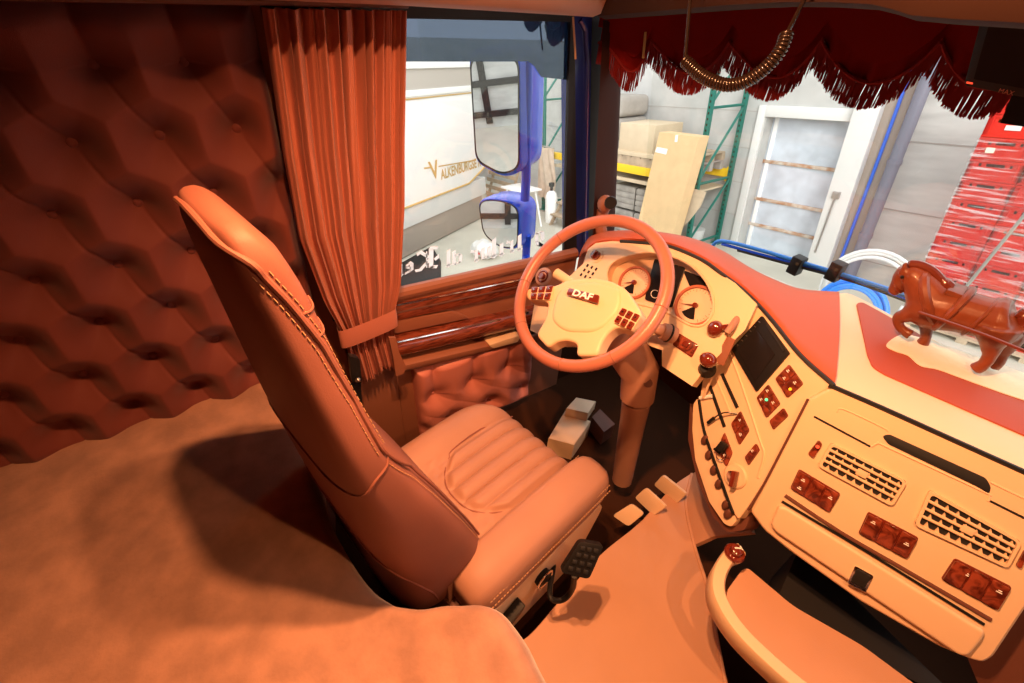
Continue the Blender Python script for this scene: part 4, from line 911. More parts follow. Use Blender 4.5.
for off in (0, .004):
    x = -1.085
    while x < 1.04:
        z0 = np.interp(x, pxs, pzs); y = np.interp(x, xv, yv_) + off + rnd.uniform(-.003, .003); s_ = rnd.uniform(-.006, .006); w_ = rnd.uniform(.0009, .0016)
        g.add([(x - w_, y, z0 + .06), (x + w_, y, z0 + .06), (x + w_ + s_, y + .001, z0 + rnd.uniform(-.004, .006)), (x - w_ + s_, y + .001, z0 + rnd.uniform(-.004, .006)), (x, y + .0025, z0 + .06), (x + s_, y + .003, z0)], [[0, 1, 2, 3], [1, 4, 5, 2], [4, 0, 3, 5]])
        x += rnd.choice((.0012, .0015, .0018, .0026))
build(g, 'fringe', M['fringe'], t, kind='stuff')
build(G().tube([onV(646, 44) + A(0, -.012, .03), onV(646, 58) + A(0, -.012, 0)], .004, 6), 'tassel', M['gold'], t)

nM = nrm(A(-.12, -.93, -.30)); PM = ony(963, 86, 1.24)
def oM(px, py, h=0): return onp((px, py), PM + nM * h, nM)
t = thing('monitor', 'black flat monitor mounted high in the windscreen corner', 'monitor', PM)
build(G().prism(roundpoly([oM(*p) - nM * .035 for p in ((982, 12), (1110, 30), (1094, 112), (963, 86))], .008), nM * .035, .004), 'monitor_case', M['black'], t)
build(G().prism([oM(*p, .0005) for p in ((990, 22), (1100, 38), (1086, 100), (974, 79))], nM * .001), 'monitor_screen', M['screen'], t)
build(G().prism([oM(*p, .001) for p in ((967, 81.5), (973, 82.6), (972.6, 84.2), (966.6, 83.2))], nM * .0008), 'power_light', M['redled'], t)
u = nrm(oM(1010, 93) - oM(1000, 91)); build(G().text('MAX', oM(1006.5, 92), u, np.cross(nM, u), .011, .001, .0), 'monitor_lettering', M['ring'], t)
build(G().prism([ony(*p, 1.34) for p in ((1012, 95), (1050, 100), (1050, 131), (1000, 123))], (0, .05, 0), .004), 'monitor_foot', M['black'], t)

t = thing('coiled_cord', 'coiled brown handset cord looping down in front of the valance', 'cord', ony(690, -40, 0.864))
K = catmull([ony(x, y, yy) for x, y, yy in ((685, 61, 0.864), (698, 73, 0.868), (712, 81, 0.872), (728, 85, 0.880), (744, 82, 0.888), (759, 73, 0.896), (773, 60, 0.904), (782, 47, 0.912), (787, 32, 0.920))], 10)
ds = [0]
for i in range(1, len(K)): ds.append(ds[-1] + np.linalg.norm(K[i] - K[i - 1]))
Pn = []; turns = 40; N_ = turns * 12
for i in range(N_ + 1):
    s_ = ds[-1] * i / N_; p = A(*[np.interp(s_, ds, [k[q] for k in K]) for q in range(3)]); p2 = A(*[np.interp(min(ds[-1], s_ + .004), ds, [k[q] for k in K]) for q in range(3)]); p1 = A(*[np.interp(max(0, s_ - .004), ds, [k[q] for k in K]) for q in range(3)])
    tg = nrm(p2 - p1); e1 = nrm(np.cross(tg, A(0, 1, 0))); e2 = np.cross(tg, e1); a = 2 * PI * turns * i / N_
    Pn.append(p + .0095 * (e1 * math.cos(a) + e2 * math.sin(a)))
build(G().tube(Pn, .0032, 6), 'coil', M['copper'], t, ang=80)
build(G().tube([ony(692, -40, 0.856), ony(690, 0, 0.860), ony(687, 35, 0.864), ony(685, 61, 0.864)], .0036, 6), 'cord_end', M['copper'], t)
build(G().tube([ony(787, 33, 0.920), ony(794, 20, 0.920), ony(804, 0, 0.920), ony(815, -40, 0.920)], .0036, 6), 'cord_end', M['copper'], t)

# ---- windscreen glass
P = []
for (xa, ya, za), (xb, yb, zb) in zip(((-1.0, 1.44, .82), (-.75, 1.52, .84), (-.4, 1.60, .84), (0, 1.66, .84), (.5, 1.64, .84), (1.0, 1.50, .84)), ((-1.04, 1.26, 1.75), (-.75, 1.40, 1.75), (-.4, 1.47, 1.75), (0, 1.50, 1.75), (.5, 1.49, 1.75), (1.0, 1.40, 1.75))): P.append([A(xa, ya, za) * (1 - k) + A(xb, yb, zb) * k for k in (0, .5, 1)])
struct(G().slab(P, (0, .004, 0)), 'window_2', M['glass'])
# thin cord hanging at the front edge of the side window
build(G().tube([onx(573, 17, -1.02), onx(574.5, 40, -1.02), onx(575.5, 59, -1.02)], .003, 6), 'pull_cord', M['thread'], label='thin beige pull cord hanging beside the side window', cat='cord')

# ================================================================== JUST OUTSIDE THE CAB: wiper bar and mirrors
t = thing('wiper_bar', 'blue bar with black clamps in front of the windscreen', 'bar', ony(800, 265, 1.95))
for (q, r, mm) in ((((711, 247), (722, 241), (760, 250), (800, 262), (850, 277), (900, 293), (960, 312), (1040, 338)), .009, 'bluehose'), (((722, 244), (770, 257), (830, 272), (900, 297), (960, 316), (1040, 343)), .007, 'blue'), (((738, 250), (790, 264), (850, 280), (900, 298), (960, 322), (1040, 352)), .008, 'rubber')):
    build(G().tube(catmull([ony(x, y, 1.95) for x, y in q], 4), r, 8), 'rod', M[mm], t)
for x, y in ((797, 264), (836, 270)): build(G().tube([ony(x, y, 1.95), ony(x, y, 1.6)], .006, 6), 'bracket', M['rubber'], t); build(G().box(ony(x, y + 1, 1.945), (.045, .05, .075), .006), 'clamp', M['rubber'], t)

def mirror_head(q, th, P0, n, m1, nm):
    n = nrm(n); q = [onp(p, P0, n) for p in q]; c = sum(q) / len(q); rr = roundpoly(q, .045, 6)
    rings = [[c + (p - c) * s_ - n * d for p in rr] for s_, d in ((1.04, -.012), (1.08, .0), (1.10, .07), (1.08, th * .8), (.9, th), (.3, th * 1.1))]
    h = build(G().loft(rings), nm, m1, t, ang=60)
    build(G().prism([c + (p - c) * .97 + n * .012 for p in rr], n * .003), 'mirror_glass', M['mirror'], h)
    build(G().loft([[c + (p - c) * s_ + n * d for p in rr] for s_, d in ((1.0, .012), (.96, .012), (.96, .016), (1.0, .018))], closed=True), 'mirror_rim', M['rubber'], h)
t = thing('side_mirror', 'blue two part truck mirror outside the driver window', 'mirror', (-1.4, 1.1, .6))
PU = onx(521, 120, -1.40)
mirror_head([(472, 55), (521, 55), (521, 168), (504, 174), (478, 160)], .19, PU, A(.42, -.9, -.03), M['blue'], 'upper_housing')
PL = onx(519, 225, -1.40)
mirror_head([(480, 200), (500, 199), (520, 206), (519, 247), (503, 247), (485, 234)], .19, PL, A(.48, -.87, .12), M['blue'], 'lower_housing')
build(G().tube([onx(528, 60, -1.42), onx(526, 178, -1.42), onx(525, 200, -1.42)], .02, 12), 'mirror_arm', M['blue'], t)
build(G().tube([onx(527, 235, -1.42), onx(526, 258, -1.42), onx(540, 285, -1.16), onx(560, 285, -1.14)], .02, 12), 'mirror_arm', M['blue'], t)
# ================================================================== WAREHOUSE (own axes, origin at the camera, ground 2.9 m below)
FRAME = OUT; GZ = -2.9
struct(G().box((-3, 6, GZ - .05), (24, 30, .1)), 'ground', M['concrete'])
struct(G().box((-9.9, 8.15, -.45), (11.14, .3, 4.9)).box((-3.69, 8.15, .62), (1.29, .3, 2.76)), 'wall_back', M['paintwall'])
struct(G().box((1.4, 8.2, -.45), (7.76, .3, 4.9)), 'wall_right.001', M['panelwall'])
struct(G().box((-12.6, 2, -.45), (.3, 14, 4.9)), 'wall_side', M['paintwall'])
g = G()
for z in (-.96, -1.83, -.1, -2.6, .8): g.box((1.4, 8.045, z), (7.7, .01, .014))
struct(g, 'trim_8', M['joint'])
g = G()
for z in (-.7, -1.25, -1.8, -2.35): g.box((-9.9, 7.998, z), (11.1, .006, .012))
struct(g, 'trim_9', M['joint'])
struct(G().box((-2.90, 7.93, -.45), (.31, .16, 4.9), .01), 'trim_10', M['whiteplastic'])
struct(G().box((-2.62, 8.02, -.45), (.26, .08, 4.9), .006), 'trim_11', M['skirt'])
# white framed door with frosted panels
d2 = thing('door_2', 'pale frosted door with rusty rails in a white frame in the warehouse wall', 'door', (-3.69, 8.0, GZ), kind='structure')
x0, x1, zt = -4.33, -3.06, -.765
build(G().box((x0 - .06, 7.985, (GZ + zt) / 2 + .08), (.12, .06, zt - GZ + .16), .008).box((x1 + .03, 7.985, (GZ + zt) / 2 + .08), (.12, .06, zt - GZ + .16), .008).box(((x0 + x1) / 2, 7.985, zt + .08), (x1 - x0 + .02, .06, .16), .008), 'door_frame', M['whiteplastic'], d2)
build(G().box((x0 + .01, 8.14, (GZ + zt) / 2), (.02, .28, zt - GZ)).box(((x0 + x1) / 2, 8.14, zt + .0), (x1 - x0, .28, .02)), 'reveal', M['paintwall'], d2)
build(G().box(((x0 + x1) / 2, 8.24, (GZ + zt) / 2), (x1 - x0, .04, zt - GZ)), 'door_leaf', M['doorpanel'], d2)
for z in (-1.45, -2.06, -2.5): build(G().box(((x0 + x1) / 2, 8.205, z), (x1 - x0 - .04, .04, .05), .006), 'rail', M['rust'], d2)
build(G().box((x0 + .09, 8.205, (GZ + zt) / 2), (.06, .03, zt - GZ - .04), .004), 'stile', M['white'], d2)
lk = build(G().box((-2.93, 7.84, -1.72), (.10, .05, .10), .008), 'chain_bracket', M['steel'], label='small steel bracket on the white door pillar', cat='bracket')
build(G().tube([(-2.93, 7.83, -1.76), (-2.95, 7.835, -2.2), (-2.97, 7.84, -2.6)], .012, 6), 'chain', M['steel'], label='thin chain hanging down the white door pillar', cat='chain')
t = thing('drain_pipe', 'thick grey drain pipe running up the concrete panel wall', 'pipe', (-2.38, 7.86, GZ))
build(G().lathe([(.075, 0), (.075, 4.6)], (-2.42, 7.88, GZ), (.02, 0, 1), 20), 'pipe_tube', M['pipe'], t)
for z in (-.2, -1.2, -2.2): build(G().lathe([(.076, -.03), (.085, -.03), (.085, .03), (.076, .03)], (-2.42 + .02 * (z - GZ), 7.88, z), (.02, 0, 1), 20), 'pipe_collar', M['pipe'], t)
build(G().tube([(-2.64, 7.955, GZ), (-2.60, 7.955, -1), (-2.57, 7.955, 1.5)], .022, 8), 'conduit', M['pipeblue'], label='thin blue conduit running beside the grey drain pipe', cat='conduit')

g = G().box((-3, -8, -.45), (24, .3, 4.9))
struct(g, 'wall_front.001', M['panelwall'])
g = G()
for k in range(14): g.box((-13 + k * 1.1, -7.82, -.6), (.14, .06, 4.4))
for k in range(7): g.box((-5.5, -7.80, -2.6 + k * .62), (15, .06, .12))
struct(g, 'trim_12', M['rubber'])

# ---- red crates under stretch film
G_CR = 'red crates in the wrapped stack'
ordn = ['topmost', 'second', 'third', 'fourth', 'fifth', 'sixth', 'seventh', 'eighth', 'ninth', 'tenth', 'eleventh', 'lowest']
PH, CW, X0 = .2085, .438, -1.465
def crate_geo(x, z):
    b = G(); w_, h, d = CW - .008, PH - .003, .30; xc = x + CW / 2
    b.box((xc, 7.0 + d / 2, z + .02), (w_ - .02, d - .02, .03)).box((xc, 7.0 + d - .012, z + h / 2), (w_, .02, h))
    for s_ in (-1, 1): b.box((xc + s_ * (w_ / 2 - .01), 7.0 + d / 2, z + h / 2), (.02, d, h))
    ol = [A(xc - w_ / 2, 7.0, z), A(xc + w_ / 2, 7.0, z), A(xc + w_ / 2, 7.0, z + h), A(xc - w_ / 2, 7.0, z + h)]
    slot = lambda xa, xb: roundpoly([A(xa, 7.0, z + h * .66), A(xb, 7.0, z + h * .66), A(xb, 7.0, z + h * .82), A(xa, 7.0, z + h * .82)], .008, 3)
    b.holed(ol, [slot(xc - .075, xc + .075), slot(xc - .135, xc - .11), slot(xc + .11, xc + .135)], (0, .018, 0))
    b.box((xc, 6.996, z + h - .014), (w_ + .004, .012, .022), .003).box((xc, 6.996, z + .01), (w_ + .004, .012, .018), .003)
    for s_ in (-1, 1): b.box((xc + s_ * w_ * .40, 6.996, z + h / 2), (.012, .01, h - .04), .002)
    return b
proto = None
for c_ in range(3):
    for r_i in range(12):
        x = X0 + c_ * CW; z = -.32 - PH * (r_i + 1) + .0
        lab = f"red crate in the {['left', 'middle', 'right'][c_]} column of the wrapped stack, {ordn[r_i]} from the top" if 0 < r_i < 11 else f"red crate, {ordn[r_i]} in the {['left', 'middle', 'right'][c_]} column of the wrapped stack"
        if proto is None:
            proto = thing('bottle_crate', lab, 'crate', (x + CW / 2, 7.15, z), G_CR); build(crate_geo(x, z), 'crate_body', M['crate'], proto)
            build(G().box((x + CW / 2, 7.17, z + PH * .72), (CW - .06, .24, .10)), 'crate_opening_shade', M['cratedark'], proto)  # dark red block: shade inside the handle openings put into colour
        else:
            o = proto.copy(); col.objects.link(o); o.matrix_world = FRAME @ Matrix.Translation(Vector((x + CW / 2, 7.15, z))); o['label'] = lab
            for ch in list(proto.children):
                q = ch.copy(); col.objects.link(q); q.parent = o
ZB = -.32 - PH * 12
t = thing('pallet', 'low wooden pallet below the stack of red crates', 'pallet', (X0 + CW * 1.5, 7.2, GZ), 'wooden pallets')
build(G().box((X0 + CW * 1.5, 7.2, ZB - .012), (CW * 3, .6, .022)), 'deck_board', M['pallet'], t)
for k in range(3): build(G().box((X0 + .1 + k * .55, 7.2, (GZ + ZB - .024) / 2), (.1, .6, ZB - .024 - GZ)), 'runner', M['pallet'], t)
build(G().box((X0 + .22, 6.993, -.32 - PH * 2 + .095), (.12, .004, .045)), 'paper_label', M['whiteplastic'], label='white paper label stuck on the second crate', cat='label')
build(G().box((X0 + .13, 6.972, -.32 - PH * 3 + .09), (.07, .002, .05)), 'paper_label', M['cloth'], label='small yellowish label on the wrapped third crate', cat='label')
fm = M['film']; nt = fm.node_tree; N = nt.nodes
df = N.new('ShaderNodeBsdfDiffuse'); df.inputs['Color'].default_value = (.95, .93, .93, 1); mx = N.new('ShaderNodeMixShader'); tc = N.new('ShaderNodeTexCoord'); mp = N.new('ShaderNodeMapping'); mp.inputs['Scale'].default_value = (1.2, 1, 16); mp.inputs['Rotation'].default_value = (0, .06, 0)
nz = N.new('ShaderNodeTexNoise'); nz.inputs['Scale'].default_value = 2.2; nz.inputs['Detail'].default_value = 8; rp = N.new('ShaderNodeValToRGB'); rp.color_ramp.elements[0].position = .52; rp.color_ramp.elements[1].position = .72; rp.color_ramp.elements[0].color = (.01, .01, .01, 1); rp.color_ramp.elements[1].color = (.34, .34, .34, 1)
old = N['Material Output'].inputs['Surface'].links[0].from_socket
for a, b in ((tc.outputs['Object'], mp.inputs['Vector']), (mp.outputs['Vector'], nz.inputs['Vector']), (nz.outputs['Fac'], rp.inputs['Fac']), (rp.outputs['Color'], mx.inputs['Fac']), (old, mx.inputs[1]), (df.outputs['BSDF'], mx.inputs[2]), (mx.outputs['Shader'], N['Material Output'].inputs['Surface'])): nt.links.new(a, b)
P = [[(x + .004 * math.sin(z * 30), y, z) for z in np.linspace(ZB + .03, -.32 - PH * 2.02, 24)] for x, y in ((X0 - .015, 7.30), (X0 - .015, 7.0), (X0 - .008, 6.976), (X0 + .2, 6.972), (X0 + CW * 1.5, 6.97), (X0 + CW * 3, 6.972))]
build(G().slab(P, (0, -.0015, 0)), 'stretch_film', fm, label='clear stretch film wrapped round the red crates', cat='film')
build(G().tube([ooy(1035, 202, 5.2), ooy(1000, 245, 5.2), ooy(958, 297, 5.2), ooy(900, 372, 5.2)], .012, 8), 'pole', M['steel'], label='thin grey pole slanting in front of the red crates', cat='pole')

# ---- hose coils
def coil(cx_, cy_, Y, R_, n, r, mm, name, lab, lean=.2):
    c = ooy(cx_, cy_, Y); P = []
    for i in range(n * 40 + 1):
        a = 2 * PI * i / 40; rr = R_ * (1 - .07 * ((i / 40) % 4)); P.append((c[0] + rr * math.cos(a), c[1] + (rr * math.sin(a)) * lean + .03 * math.sin(i / 40 * 1.7), GZ + R_ + rr * math.sin(a)))
    build(G().tube(P, r, 8), name, M[mm], label=lab, cat='hose')
coil(866, 290, 6.25,   .50, 3, .020, 'whiteplastic', 'hose_coil', 'large coil of white hose standing by the wall')
coil(852, 300, 5.9, .37, 5, .022, 'bluehose', 'hose_coil', 'smaller coil of blue hose in front of the white one')

# ---- pallet rack
XR = -4.67
t = thing('pallet_rack', 'green and yellow pallet rack standing along the warehouse wall', 'rack', (-6.6, 7.45, GZ))
def upright(x, ya, yb):
    for y in (ya, yb):
        p = build(G().box((x, y, GZ + 1.9), (.075, .06, 3.8), .006).box((x, y, GZ + .01), (.16, .14, .02)), 'upright_post', M['green'], t)
        g = G()
        for k in range(46): g.box((x, y - .031, GZ + .15 + k * .08), (.022, .002, .03))
        build(g, 'post_holes', M['void'], p)
    for (za, zb) in ((-2.75, -2.75), (-2.7, -1.75), (-1.72, -1.72), (-1.68, -.62), (-.60, -.60), (-.55, .4)):
        build(G().tube([(x, ya, za), (x, yb, zb)], .022, 6), 'brace', M['green'], t)
upright(XR, 7.0, 7.9); upright(-8.6, 6.95, 7.85)
for y in (6.98, 7.92):
    build(G().box(((XR - 8.6) / 2, y, -1.665), (8.6 + XR - .06, .05, .14), .006), 'beam', M['yellow'], t)
    for x in (XR - .05, -8.55): build(G().box((x, y - .01, -1.68), (.05, .06, .24), .004), 'beam_clip', M['yellow'], t)
def pallet(cx_, cy_, z, w_, d, h, lab, mm='pallet'):
    t = thing('pallet', lab, 'pallet', (cx_, cy_, z), 'wooden pallets')
    for k in range(5): build(G().box((cx_ - w_ / 2 + (k + .5) * w_ / 5, cy_, z + h - .011), (w_ / 5 - .03, d, .022)), 'deck_board', M[mm], t)
    for k in range(3): build(G().box((cx_, cy_ - d / 2 + .05 + k * (d - .1) / 2, z + (h - .022) / 2), (w_, .09, h - .022)), 'runner', M[mm], t)
pallet(-6.0, 7.45, -1.595, 1.1, .95, .15, 'wooden pallet on the yellow beams, carrying the pale carton')
pallet(-5.10, 7.50, -1.595, .60, .7, .15, 'worn wooden pallet on the rack beams behind the green post', 'greywood')
pallet(-5.10, 7.50, -1.442, .60, .7, .13, 'brown wooden pallet lying topmost behind the green post')
t = thing('carton', 'pale carton on a wider base board on the rack', 'carton', (-6, 7.4, -1.44))
build(G().box((-6.08, 7.4, -1.15), (.80, .75, .48), .008), 'carton_box', M['card2'], t); build(G().box((-6.08, 7.4, -1.405), (.98, .85, .07), .004), 'base_board', M['card2'], t)
for k, (x, z, lab) in enumerate(((-7.0, -1.595, 'lower grey paper sack piled on the rack beside the carton'), (-7.0, -1.225, 'middle grey paper sack piled on the rack beside the carton'), (-7.0, -.855, 'uppermost grey sack of the pile beside the carton'))):
    g = G(); g.box((x, 7.5, z + .185), (.85, .8, .36), .12, seg=4); build(g, 'paper_sack', M['sack'], label=lab, cat='sack', group='sacks on the rack', ang=80)
build(G().box((-6.55, 7.45, -1.88), (3.6, .9, .03)).box((-6.5, 6.98, -1.86), (3.5, .03, .06)), 'board', M['card2'], label='pale board below the yellow beam', cat='board')
# stacked grey wooden boxes under the beam
for i, (x, z, lab) in enumerate(((-6.30, GZ, 'grey slatted box on the floor, left below the rack beam'), (-5.72, GZ, 'grey slatted box on the floor, right below the rack beam'), (-6.30, GZ + .46, 'grey slatted box stacked upper left below the rack beam'), (-5.72, GZ + .46, 'grey slatted box stacked upper right below the rack beam'))):
    t = thing('slatted_box', lab, 'box', (x, 7.4, z), 'grey slatted boxes')
    build(G().box((x, 7.4, z + .22), (.52, .6, .42)), 'box_core', M['greywood'], t)
    for k in range(4): build(G().box((x, 7.095, z + .06 + k * .105), (.55, .02, .085), .004), 'slat', M['greywood'], t)
# tall cardboard box leaning before the rack, plywood, bucket, cone
c = [ooy(*p, 6.6) for p in ((659.5, 132), (699.5, 137), (672, 236), (637, 226))]
k0 = lambda p, q: p + (q - p) * ((GZ + .004 - p[2]) / (q[2] - p[2]))
c[2] = k0(c[1], c[2]); c[3] = k0(c[0], c[3])
t = thing('cardboard_box', 'tall narrow cardboard box leaning in front of the green rack', 'box', (c[2] + c[3]) / 2)
build(G().prism(c, (.02, .22, 0), .006), 'carton_body', M['card'], t)
pp = lambda px, py: ooy(px, py, 6.594)
build(G().prism([pp(657, 147), (pp(667.5, 149)), pp(666, 154.5), pp(655, 152)], (0, .004, 0)), 'paper_label', M['white'], t, label='white paper label')
build(G().prism([pp(675.5, 135), pp(678, 135), pp(677, 142), pp(674.5, 142)], (0, .004, 0)), 'tape', M['white'], t)
q = [ooy(*p, 6.88) for p in ((690, 188), (706, 192), (700, 207), (688, 222), (676, 236), (672, 237))]; q2 = q + [A(q[-1][0] - .15, 6.88, GZ + .004), A(q[0][0] - .25, 6.88, GZ + .004)]
build(G().prism(q2, (0, .02, 0), .003), 'plywood_offcut', M['ply'], label='curved plywood offcut beside the tall cardboard box', cat='board')
b = oog(694, 243); build(G().lathe([(0, 0), (.13, 0), (.15, .26), (.155, .27), (.13, .275), (0, .262)], (b[0], b[1], GZ), (0, 0, 1), 24), 'bucket', M['whiteplastic'], label='small white bucket on the floor below the green rack', cat='bucket')
build(G().lathe([(0, 0), (.09, 0), (.085, .02), (.045, .05), (.03, .2), (0, .22)], (-4.80, 6.99, -1.594), (0, 0, 1), 16), 'plastic_cone', M['whiteplastic'], label='pale plastic cone on the yellow beam by the green post', cat='cone')

# ---- things seen through the side window: coat, table, gas bottle, stool
t = thing('folding_table', 'white folding table with splayed legs beyond the mirror', 'table', oog(535, 232))
b = oog(514, 226); zt = GZ + .75
build(G().box((b[0], b[1] + .2, zt), (.75, .5, .035), .008), 'tabletop', M['white'], t)
for sx in (-1, 1):
    for sy in (-1, 1): build(G().tube([(b[0] + sx * .25, b[1] + .2 + sy * .17, zt - .01), (b[0] + sx * .40, b[1] + .2 + sy * .22, GZ)], .02, 8), 'leg', M['white'], t)
x, y = -8.38, 6.75; P = []
for i in range(25):
    u = i / 24; row = []
    for z in np.linspace(-1.50, -2.55, 14): row.append((x - .26 + u * .52 * (1 + .12 * math.sin(z * 5)), y + .10 - .035 * math.sin(u * 19 + z * 2) - .10 * math.sin(PI * u), z))
    P.append(row)
t = thing('coat', 'long beige coat hanging on a stand beyond the mirror', 'coat', (x, y, GZ)); build(G().slab(P, (0, .03, 0)), 'coat_cloth', M['jacket'], t, ang=70)
build(G().tube([(x, y + .12, GZ), (x, y + .12, -1.46)], .02, 8).tube([(x - .24, y + .1, -1.49), (x + .24, y + .1, -1.49)], .014, 8).tube([(x - .25, y + .1, GZ + .012), (x + .25, y + .1, GZ + .012)], .014, 8), 'stand', M['greywood'], t)
b = oog(551, 222); t = thing('gas_bottle', 'white gas bottle with black valve standing on the warehouse floor', 'bottle', (b[0], b[1], GZ))
build(G().lathe([(0, 0), (.12, 0), (.13, .02), (.13, .52), (.10, .62), (.05, .66), (0, .67)], (b[0], b[1], GZ), (0, 0, 1), 20), 'cylinder_body', M['white'], t); build(G().lathe([(.03, .66), (.03, .74), (.06, .75), (.06, .82), (0, .83)], (b[0], b[1], GZ), (0, 0, 1), 12), 'valve', M['black'], t)
b = oog(560, 226); t = thing('step_stool', 'small wooden step stool next to the gas bottle', 'stool', (b[0], b[1], GZ))
for k in range(3): build(G().box((b[0], b[1] + k * .16, GZ + .22 * (k + 1)), (.42, .2, .03)), 'tread', M['pallet'], t)
for s_ in (-1, 1): build(G().prism([(b[0] + s_ * .21, b[1] - .14, GZ), (b[0] + s_ * .21, b[1] - .06, GZ), (b[0] + s_ * .21, b[1] + .44, GZ + .68), (b[0] + s_ * .21, b[1] + .34, GZ + .68)], (.03, 0, 0)), 'side_rail', M['pallet'], t)
b = oog(497, 200); t = thing('pallet', 'pale slatted pallet leaning beyond the white trailer', 'pallet', (b[0], b[1], GZ), 'wooden pallets')
for k in range(6): build(G().box((b[0], b[1] + .06 * k, GZ + .1 + k * .16), (1.2, .02, .09)), 'slat', M['pallet'], t)
for s_ in (-1, 1): build(G().prism([(b[0] + s_ * .5, b[1] + .015, GZ), (b[0] + s_ * .5, b[1] + .06, GZ), (b[0] + s_ * .5, b[1] + .42, GZ + 1.0), (b[0] + s_ * .5, b[1] + .375, GZ + 1.0)], (.06, 0, 0)), 'stringer', M['pallet'], t)
b = oog(485, 256); bq = [oog(*p) for p in ((392, 296), (401, 264), (432, 247), (441, 262), (441, 278))]; build(G().prism([A(p[0], p[1], GZ + .001) for p in bq], (0, 0, .02), .004), 'dark_floor_patch', M['rubber'], label='thin dark patch on the warehouse floor below the window lettering', cat='mat')  # flat black slab laid over a dark area of the floor
t = thing('paper_bag', 'crumpled white paper bag on the warehouse floor', 'bag', (b[0], b[1], GZ))
g = G(); g.ball((b[0], b[1], GZ + .13), (.30, .22, .15), 20); g.v = [(x + .02 * math.sin(31 * y), y + .02 * math.sin(27 * z + 9 * x), max(GZ, z + .025 * math.sin(23 * x + 17 * y))) for x, y, z in g.v]; build(g, 'bag_paper', M['whiteplastic'], t, ang=20)
build(G().box((b[0] + .1, b[1] - .22, GZ + .14), (.16, .01, .03), 0), 'red_stripe', M['crate'], t)

# ---- white trailer parked on the left
n_ = nrm(A(.885, .46, 0)); P1 = A(-7.53, 2.85, GZ); td = A(-.46, .885, 0)
def vp(px, py, h=0): r = O.T @ ray(px, py); return r * (((P1 + n_ * h) @ n_) / (r @ n_))
def vxy(s_, z, h=0): return P1 + td * s_ + n_ * h + A(0, 0, z - GZ)
t = thing('trailer', 'white trailer with a gold stripe and lettering seen through the side window', 'trailer', P1 + td * .5 - n_ * 1.1)
s_of = lambda p: (p - P1) @ td
zl = vp(440, 194.5)[2]; zs = vp(440, 214)[2]; zb1 = vp(440, 94)[2]; zb2 = vp(440, 89)[2]; zb3 = vp(440, 68)[2]; zb4 = vp(440, 62)[2]
SE = s_of(vp(487, 190)); SL = SE - 7
def slabv(za, zb, h0, s0=SL, s1=SE, bev=.01): return G().prism([vxy(s0, za, h0 - 2.2), vxy(s1, za, h0 - 2.2), vxy(s1, zb, h0 - 2.2), vxy(s0, zb, h0 - 2.2)], n_ * 2.2, bev)
build(slabv(GZ + .02, zs, -.04, s1=SE - .15), 'skirt', M['skirt'], t)
build(slabv(zs, zl, -.015, s1=SE), 'lower_panel', M['whiteplastic'], t)
build(G().prism(roundpoly([vxy(SL, zl, -2.2), vxy(SE - .7, zl, -2.2), vxy(SE, zl + .22, -2.2), vxy(SE, zb1, -2.2), vxy(SL, zb1, -2.2)], .06), n_ * 2.2, .01), 'side_body', M['white'], t)
build(slabv(zb1 - .0, zb2 + .02, .025), 'moulding', M['white'], t); build(slabv(zb2 + .02, zb3, -.01), 'beige_band', M['beige'], t); build(slabv(zb3, zb4 + .02, .025), 'moulding', M['white'], t); build(slabv(zb4 + .02, zb4 + .25, .0), 'roof_edge', M['beige'], t)
build(G().tube([vxy(SL, zl + .0, .004), vxy(SE - .7, zl + .0, .004), vxy(SE - .02, zl + .22, .004)], .018, 6), 'gold_line', M['gold'], t); build(G().tube([vxy(SL, zb1 - .03, .004), vxy(SE, zb1 - .03, .004)], .014, 6), 'gold_line', M['gold'], t)
q0, q1 = vp(433.5, 174), vp(480, 164.5); u = nrm((q1 - q0) * A(1, 1, 0)); lw_ = np.linalg.norm(q1 - q0)
g = G().text('V', vp(435, 170.5, .006), td, A(0, 0, 1), lw_ * .26, .002, .02, -.15, 1.0).text('ALKENBURGSE R', vp(462, 168.3, .006), td, A(0, 0, 1), lw_ * .15, .002, .02, 0, .78)
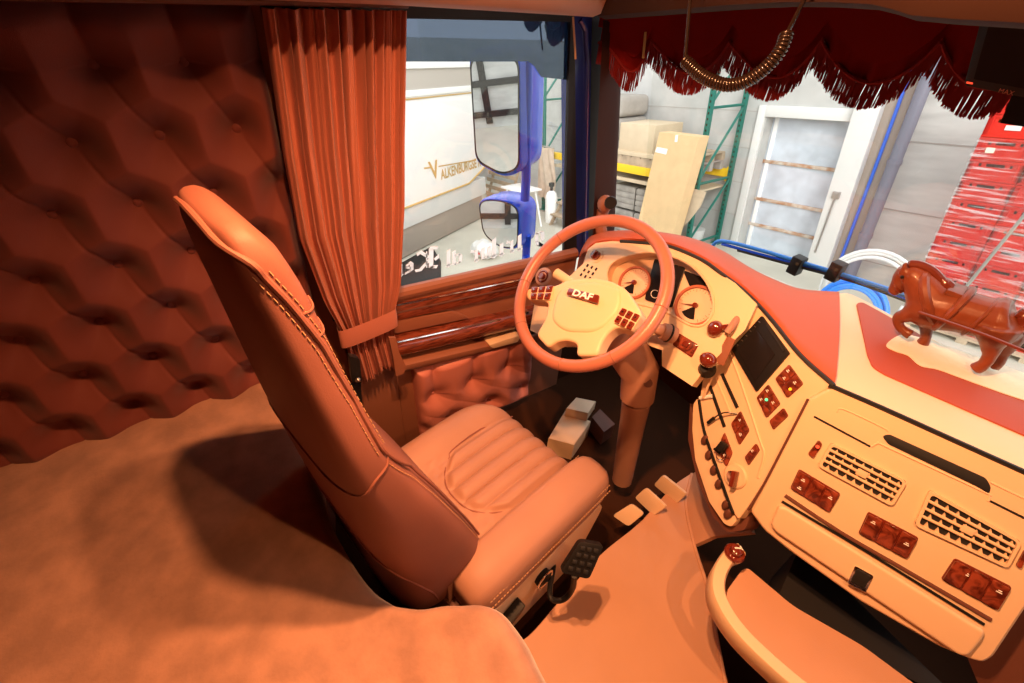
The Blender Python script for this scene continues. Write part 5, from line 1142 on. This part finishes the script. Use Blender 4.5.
build(g, 'lettering', M['gold'], t)
build(G().prism([vp(424, 167.5, .006), vp(432, 166.5, .006), vp(434, 171, .006), vp(433, 172, .006), vp(431, 168.2, .006), vp(424, 169, .006)], n_ * .003).prism([vp(438.5, 165.8, .006), vp(476, 159.5, .006), vp(476, 160.6, .006), vp(438.5, 167, .006)], n_ * .003), 'gold_stripe', M['gold'], t)
for s_ in (SE - 1.6, SE - 5): build(G().lathe([(0, 0), (.34, 0), (.36, .05), (.36, .18), (0, .2)], vxy(s_, GZ + .36, -.5), n_, 28), 'wheel', M['rubber'], t)
FRAME = Matrix.Identity(4)

# ================================================================== LIGHT
wd = bpy.data.worlds.new('world'); sc.world = wd; wd.use_nodes = True; bg = wd.node_tree.nodes['Background']; bg.inputs['Color'].default_value = (.97, .98, 1, 1); bg.inputs['Strength'].default_value = 2.05
def lamp(name, kind, loc, e, c, **k):
    l = bpy.data.lights.new(name, kind); l.energy = e; l.color = c; o = bpy.data.objects.new(name, l); col.objects.link(o); o.location = Vector([float(x) for x in loc])
    for a, b in k.items(): setattr(l, a, b)
    return o
WARM = (1, .42, .17)
for y in (.17, .32):
    sl = lamp('roof_spot', 'SPOT', (-.28, y, 2.03), 88, WARM, shadow_soft_size=.018, spot_size=math.radians(150), spot_blend=1); sl.rotation_euler = Vector((.40, .48, -2)).to_track_quat('-Z', 'Y').to_euler()
sl = lamp('roof_spot', 'SPOT', (.55, .50, 2.03), 46, WARM, shadow_soft_size=.02, spot_size=math.radians(150), spot_blend=1); sl.rotation_euler = Vector((-.25, .30, -2)).to_track_quat('-Z', 'Y').to_euler()
s_ = lamp('skylight', 'SUN', (0, -3, 6), 2.6, (1, .98, .95), angle=math.radians(35)); dv = Vector((-.62, .62, -.48)); s_.rotation_euler = dv.to_track_quat('-Z', 'Y').to_euler()
vs = sc.view_settings; sc.display_settings.display_device = 'sRGB'; vs.view_transform = 'Standard'; vs.look = 'None'; vs.exposure = 0; vs.gamma = 1; vs.use_curve_mapping = False
